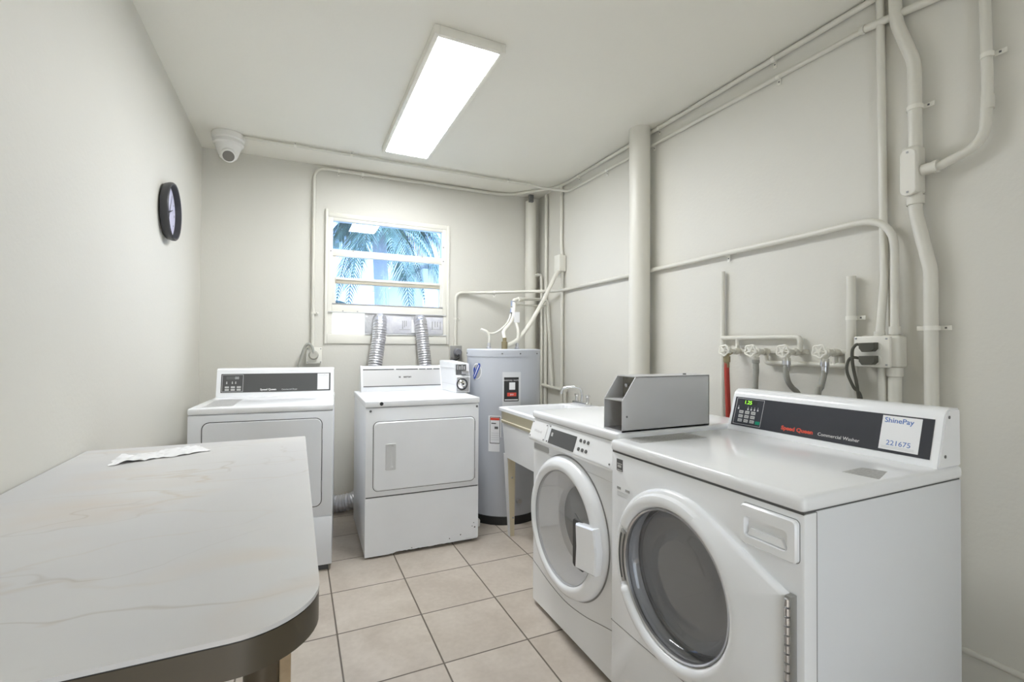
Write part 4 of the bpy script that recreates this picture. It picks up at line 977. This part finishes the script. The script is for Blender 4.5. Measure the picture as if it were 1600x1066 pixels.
# door: circle on the left, running out to a straight hinge edge on the right
R_ = .258; hx = .651; hz0, hz1 = .415, .675
def tang(px, pz, sgn):
    dx, dz = px-dc[0], pz-dc[1]; d_ = math.hypot(dx, dz); a = math.atan2(dz, dx)+sgn*math.acos(R_/d_); return a
a1 = tang(hx, hz1, 1); a2 = tang(hx, hz0, -1)
outl = []
n = 60
aa1, aa2 = a1, a2+2*PI
for k in range(n+1):
    a = aa1+(aa2-aa1)*k/n; outl.append((dc[0]+R_*math.cos(a), dc[1]+R_*math.sin(a)))
outl += [(hx, hz0), (hx, hz1)]
def notch(lo, hi, v0, v1, soft=3):
    def f(a):
        if lo <= a <= hi: return v1
        if lo-soft < a < lo: return v0+(v1-v0)*(a-lo+soft)/soft
        if hi < a < hi+soft: return v1+(v0-v1)*(a-hi)/soft
        return v0
    return f
bm = star_ring(BM(), dc, outl, [('o', 0, .0005), ('o', 0, -.012), ('o', .004, -.018), ('o', .012, -.021), ('c', .240, notch(158, 205, -.034, -.020)), ('c', .226, notch(158, 205, -.040, -.020)), ('c', .214, notch(158, 205, -.036, -.019)), ('c', .206, notch(158, 205, -.024, -.018)), ('c', .204, .005)], seg=120)
door = obj('door', bm, 'enamel', t, angle=42)
obj('glass_ring', lathe(BM(), [(.2035, -.016), (.205, -.024), (.202, -.028), (.198, -.024), (.197, -.012)], (dc[0], 0, dc[1]), 1, 72), 'steel', door, 'steel ring')
obj('door_glass', lathe(BM(), [(.198, -.020), (.196, -.008), (.190, .008), (.180, .022), (.166, .032), (.148, .037), (.130, .036), (.118, .031), (.106, .029), (.07, .0295), (.03, .030), (0, .030)], (dc[0], 0, dc[1]), 1, 72), 'doorglass', door, 'smoked glass bowl')
# handle: slotted metal arc in the notch on the left
def arc(r0, r1, a0, a1, y0, y1, n=16):
    bm = BM(); rows = []
    for k in range(n+1):
        a = math.radians(a0+(a1-a0)*k/n); c_, s_ = math.cos(a), math.sin(a)
        rows.append([bm.verts.new((dc[0]+r_*c_, y_, dc[1]+r_*s_)) for r_, y_ in ((r0, y0), (r1, y0), (r1, y1), (r0, y1))])
    for a, b in zip(rows, rows[1:]):
        for k in range(4): bm.faces.new((a[k], a[(k+1) % 4], b[(k+1) % 4], b[k]))
    bm.faces.new(rows[0]); bm.faces.new(rows[-1][::-1]); return bm
hd = obj('handle', arc(.206, .232, 160, 203, -.018, -.026), mat('handle_metal', (.45, .45, .45), .35, .6), door)
obj('handle_slot', join([arc(.224, .229, 163, 200, -.025, -.0275), arc(.209, .212, 161, 202, -.025, -.0275)]), 'gap', hd)
# piano hinge
hg = obj('hinge', B(hx+.001, hx+.016, -.022, -.001, hz0-.004, hz1+.004, r=.002), mat('hinge_steel', (.40, .40, .39), .35, .8), door, 'steel piano hinge')
bm = BM(); nk = 13
for k in range(nk):
    z0 = hz0+(hz1-hz0)*k/nk; tube(bm, [(hx+.008, -.023, z0+.002), (hx+.008, -.023, z0+(hz1-hz0)/nk-.002)], .006, 10)
obj('hinge_knuckle', bm, 'steel', hg)
obj('hinge_shadow_gap', B(hx-.0005, hx+.0025, -.019, .0, hz0, hz1), 'gap', hg)
# drum
bm = lathe(BM(), [(.200, .041), (.203, .06), (.208, .10), (.210, .40), (.15, .45), (.06, .46), (0, .46)], (dc[0], 0, dc[1]), 1, 72)
drm = obj('drum', bm, 'drum', t, 'dark steel drum')
bm = lathe(BM(), [(.20, .405), (.17, .43), (.165, .425), (.12, .448), (.115, .443), (.06, .455)], (dc[0], 0, dc[1]), 1, 60)
obj('drum_ring', bm, 'steel', drm)
bm = BM()
for k in range(3):
    a = math.radians(75+120*k); c_ = Vector((math.cos(a), 0, math.sin(a))); s_ = Vector((-math.sin(a), 0, math.cos(a))); q = Vector((dc[0], 0, dc[1]))
    for y0, y1 in ((.10, .39),):
        v = []
        for y in (y0, y1):
            v.append([bm.verts.new(q+c_*.209+s_*.035+Vector((0, y, 0))), bm.verts.new(q+c_*.165+s_*.010+Vector((0, y+.01, 0))), bm.verts.new(q+c_*.165-s_*.010+Vector((0, y+.01, 0))), bm.verts.new(q+c_*.209-s_*.035+Vector((0, y, 0)))])
        for i in range(3): bm.faces.new((v[0][i], v[0][i+1], v[1][i+1], v[1][i]))
        bm.faces.new(v[0]); bm.faces.new(v[1][::-1])
obj('drum_baffle', bm, 'drum', drm)
obj('gasket', lathe(BM(), [(.211, .040), (.198, .036), (.192, .045), (.205, .062)], (dc[0], 0, dc[1]), 1, 60), 'midgrey', t)
# detergent drawer
bm = BM(); o_ = rrect(.530, .672, .748, .843, .010, 4)
def lp(pts, y): return [bm.verts.new((p[0], y, p[1])) for p in pts]
A_ = [lp(o_, .0005), lp(o_, -.009), lp(rrect(.533, .669, .751, .840, .009, 4), -.013), lp(rrect(.541, .652, .768, .815, .010, 4), -.013), lp(rrect(.546, .647, .770, .812, .010, 4), -.0012), ]
for a, b in zip(A_, A_[1:]):
    for k in range(len(a)): bm.faces.new((a[k], a[(k+1) % len(a)], b[(k+1) % len(b)], b[k]))
bm.faces.new(A_[-1])
# cut a pocket in the panel is not visible: sloping scoop inside the pull
dw = obj('detergent_drawer', bm, 'enamel', t)
obj('drawer_gap', prism(BM(), rrect(.5285, .6735, .7465, .8445, .011, 4), 1, .002, -.0008), 'greyline', dw)
obj('drawer_pull', prism(BM(), [(.547, .771), (.646, .771), (.636, .790), (.557, .790)], 1, .0, -.009, .001), 'enamel', dw)
# energy label and badge
lb = obj('energy_label', B(.030, .062, -.0009, .002, .800, .840), 'darkgrey', t, 'small dark square label')
obj('label_print', join([B(.033, .059, -.0014, 0, .823, .826), B(.036, .055, -.0014, 0, .812, .820), B(.033, .059, -.0014, 0, .802, .805)]), 'key', lb)
bg_ = obj('badge', join([B(.032, .052, -.0009, .002, .738, .746), B(.076, .098, -.0009, .002, .738, .746)]), 'midgrey', t)
obj('badge_print', join([B(.032, .09, -.0008, .002, z, z+.0012) for z in (.730, .724, .718)]), 'palegrey', bg_)
obj('lid_label', prism(BM(), [(.02, .055), (.105, .045), (.19, .40), (.03, .40)], 2, Hw-.001, Hw+.0005) if False else prism(BM(), [(.018, .045), (.098, .045), (.112, .33), (.018, .33)], 2, Hw-.001, Hw+.0006), 'label_grey', t, 'faded grey instruction label')
obj('lid_label', prism(BM(), [(.592, .290), (.672, .300), (.640, .400), (.588, .385)], 2, Hw-.001, Hw+.0006), 'label_grey', t, 'grey printed warning label')
# console
yb = .556
bm = prism(BM(), [(yb, Hw-.002), (yb+.040, Hw+.138), (yb+.048, Hw+.150), (yb+.062, Hw+.157), (yb+.112, Hw+.157), (yb+.116, Hw+.150), (yb+.118, Hw-.002)], 0, .004, Ww-.002)
bmesh.ops.bevel(bm, geom=[e for e in bm.edges if abs(e.verts[0].co.x-e.verts[1].co.x) < 1e-6], offset=.004, segments=2, affect='EDGES')
cs = obj('console', bm, 'enamel', t)
P, u_, n_, L_ = slant(yb, Hw, yb+.040, Hw+.138)
obj('control_panel', slab(P, .020, Ww-.024, .020, .132, -.001, .0012), 'panel_blue', cs, 'charcoal control panel')
obj('panel_border', frame_line(P, .028, .146, .026, .128, .0014, .0010), 'palegrey', cs)
obj('display', slab(P, .060, .118, .106, .122, .001, .0016), 'black', cs)
text('display_digits', '1.25', .0200, P(.062, .1070, .0020), (1, 0, 0), u_, 'led', cs, 'lit green digits', squash=1.0)
bm = []
for i in range(3):
    for j in range(3): bm.append(slab(P, .048+.026*i, .066+.026*i, .036+.0165*j, .0475+.0165*j, .001, .0028))
each('keypad_key', bm, 'key', cs)
bm = []
for i in range(3):
    for j in range(3): bm.append(slab(P, .051+.026*i, .063+.026*i, .0405+.0165*j, .0425+.0165*j, .0026, .0031))
obj('key_print', join(bm), 'darkgrey', cs)
obj('start_key', slab(P, .124, .142, .034, .046, .001, .0028), 'green', cs, 'green start key')
each('indicator_symbol', [join([slab(P, x, x+.006, .084, .0905, .001, .0016), slab(P, x+.002, x+.0035, .090, .098, .001, .0016)]) for x in (.038, .080, .094, .108, .122)], 'palegrey', cs)
text('lettering', 'Speed Queen', .0190, P(.228, .034, .0014), (1, 0, 0), u_, 'redtxt', cs, 'red lettering', bold=.0007, squash=1.08)
text('lettering', 'Commercial Washer', .0152, P(.356, .034, .0014), (1, 0, 0), u_, 'white', cs, squash=.98)
stk = obj('sticker', slab(P, .535, .632, .028, .128, .001, .002), 'paper', cs, 'white payment sticker with blue lettering')
text('lettering', 'ShinePay', .0205, P(.541, .108, .0022), (1, 0, 0), u_, 'bluetxt', cs, bold=.0002)
text('lettering', '221675', .0205, P(.583, .042, .0022), (1, 0, 0), u_, 'bluetxt', cs, align='CENTER')
obj('sticker_print', join([slab(P, .542, .622, h, h+.0012, .0018, .0024) for h in (.037, .033)]), 'palegrey', cs)
bm = BM()
for y, z in ((yb+.056, Hw+.135), (yb+.034, Hw+.030)): tube(bm, [(Ww-.003, y, z), (Ww-.0005, y, z)], .0045, 12)
obj('console_screw', bm, 'darkgrey', cs)

# ------------------------------------------------------------------ outside the window
o = struct('ground_outside', B(-14, 16, YB+.2, 24, -.35, -.25), 'soil')
o = obj('neighbour_house', B(2.3, 7.0, 7.5, 12, -.25, 2.9), 'stuccoout')
tag(o, 'bright white house wall seen through the window', 'building')
rf = prism(BM(), [(1.9, 2.85), (7.4, 4.6), (7.4, 4.8), (1.9, 3.05)], 1, 7.1, 12.2)
ro = obj('roof', rf, 'stuccoout', o, W=True)
t = thing('palm_tree', 'palm tree with drooping fronds seen through the window', 'tree', (.98, 4.6, -.25))
obj('trunk', tube(BM(), smooth([(1.05, 4.6, -.25), (1.0, 4.6, .8), (.97, 4.6, 1.9), (.93, 4.62, 2.8), (.90, 4.62, 3.35)]), .105, 16), 'bark', t, W=True)
def frond(c_, az, lift, ln, seed, par, nm='frond', wl_=.32):
    rnd = random.Random(seed); bm = BM(); d_ = Vector((math.cos(az), math.sin(az), 0)); s_ = Vector((-math.sin(az), math.cos(az), 0)); pts = []
    for k in range(13):
        f = k/12; pts.append(c_+d_*(ln*f*(1-.25*f*f))+Vector((0, 0, ln*(lift*f-1.15*f*f))))
    tube(bm, pts, [.016*(1-.8*k/12) for k in range(13)], 6)
    sp = smooth(pts, 4)
    for i in range(4, len(sp)-1):
        p = sp[i]; T_ = (sp[i+1]-sp[i-1]).normalized(); f = i/len(sp); l_ = wl_*math.sin(PI*min(1, .15+f*.9))*rnd.uniform(.8, 1.1)
        for sg in (-1, 1):
            q = (s_*sg*.75+T_*.55+Vector((0, 0, -.55-rnd.random()*.3))).normalized()
            wv = T_*.014; tip = p+q*l_; mid = p+q*l_*.5+Vector((0, 0, .02))
            v = [bm.verts.new(x) for x in (p-wv*.6, p+wv*.6, mid+wv, tip, mid-wv)]; bm.faces.new(v)
    obj(nm, bm, 'leaf', par, W=True)
for k in range(30): frond(Vector((.90, 4.62, 3.20)), k*2.399, .45+.55*math.sin(k*1.7), 1.35+.3*math.cos(k*2.1), k, t, wl_=.42)
t = thing('palm_tree', 'shorter palm clump left of the palm trunk seen through the window', 'tree', (-.1, 5.6, -.25))
obj('trunk', tube(BM(), [(-.1, 5.6, -.25), (-.1, 5.6, 1.5)], .09, 12), 'bark', t, W=True)
for k in range(16): frond(Vector((-.1, 5.6, 1.5)), k*2.399+.5, 1.1+.3*math.sin(k*1.3), 1.25, 50+k, t)
t = thing('palm_tree', 'distant palm clump right of the palm trunk seen through the window', 'tree', (1.9, 7.0, -.25))
obj('trunk', tube(BM(), [(1.75, 6.9, -.25), (1.75, 6.9, 1.2)], .08, 12), 'bark', t, W=True)
for k in range(14): frond(Vector((1.75, 6.9, 1.2)), k*2.399+1.1, 1.0+.3*math.sin(k*1.9), 1.0, 90+k, t)
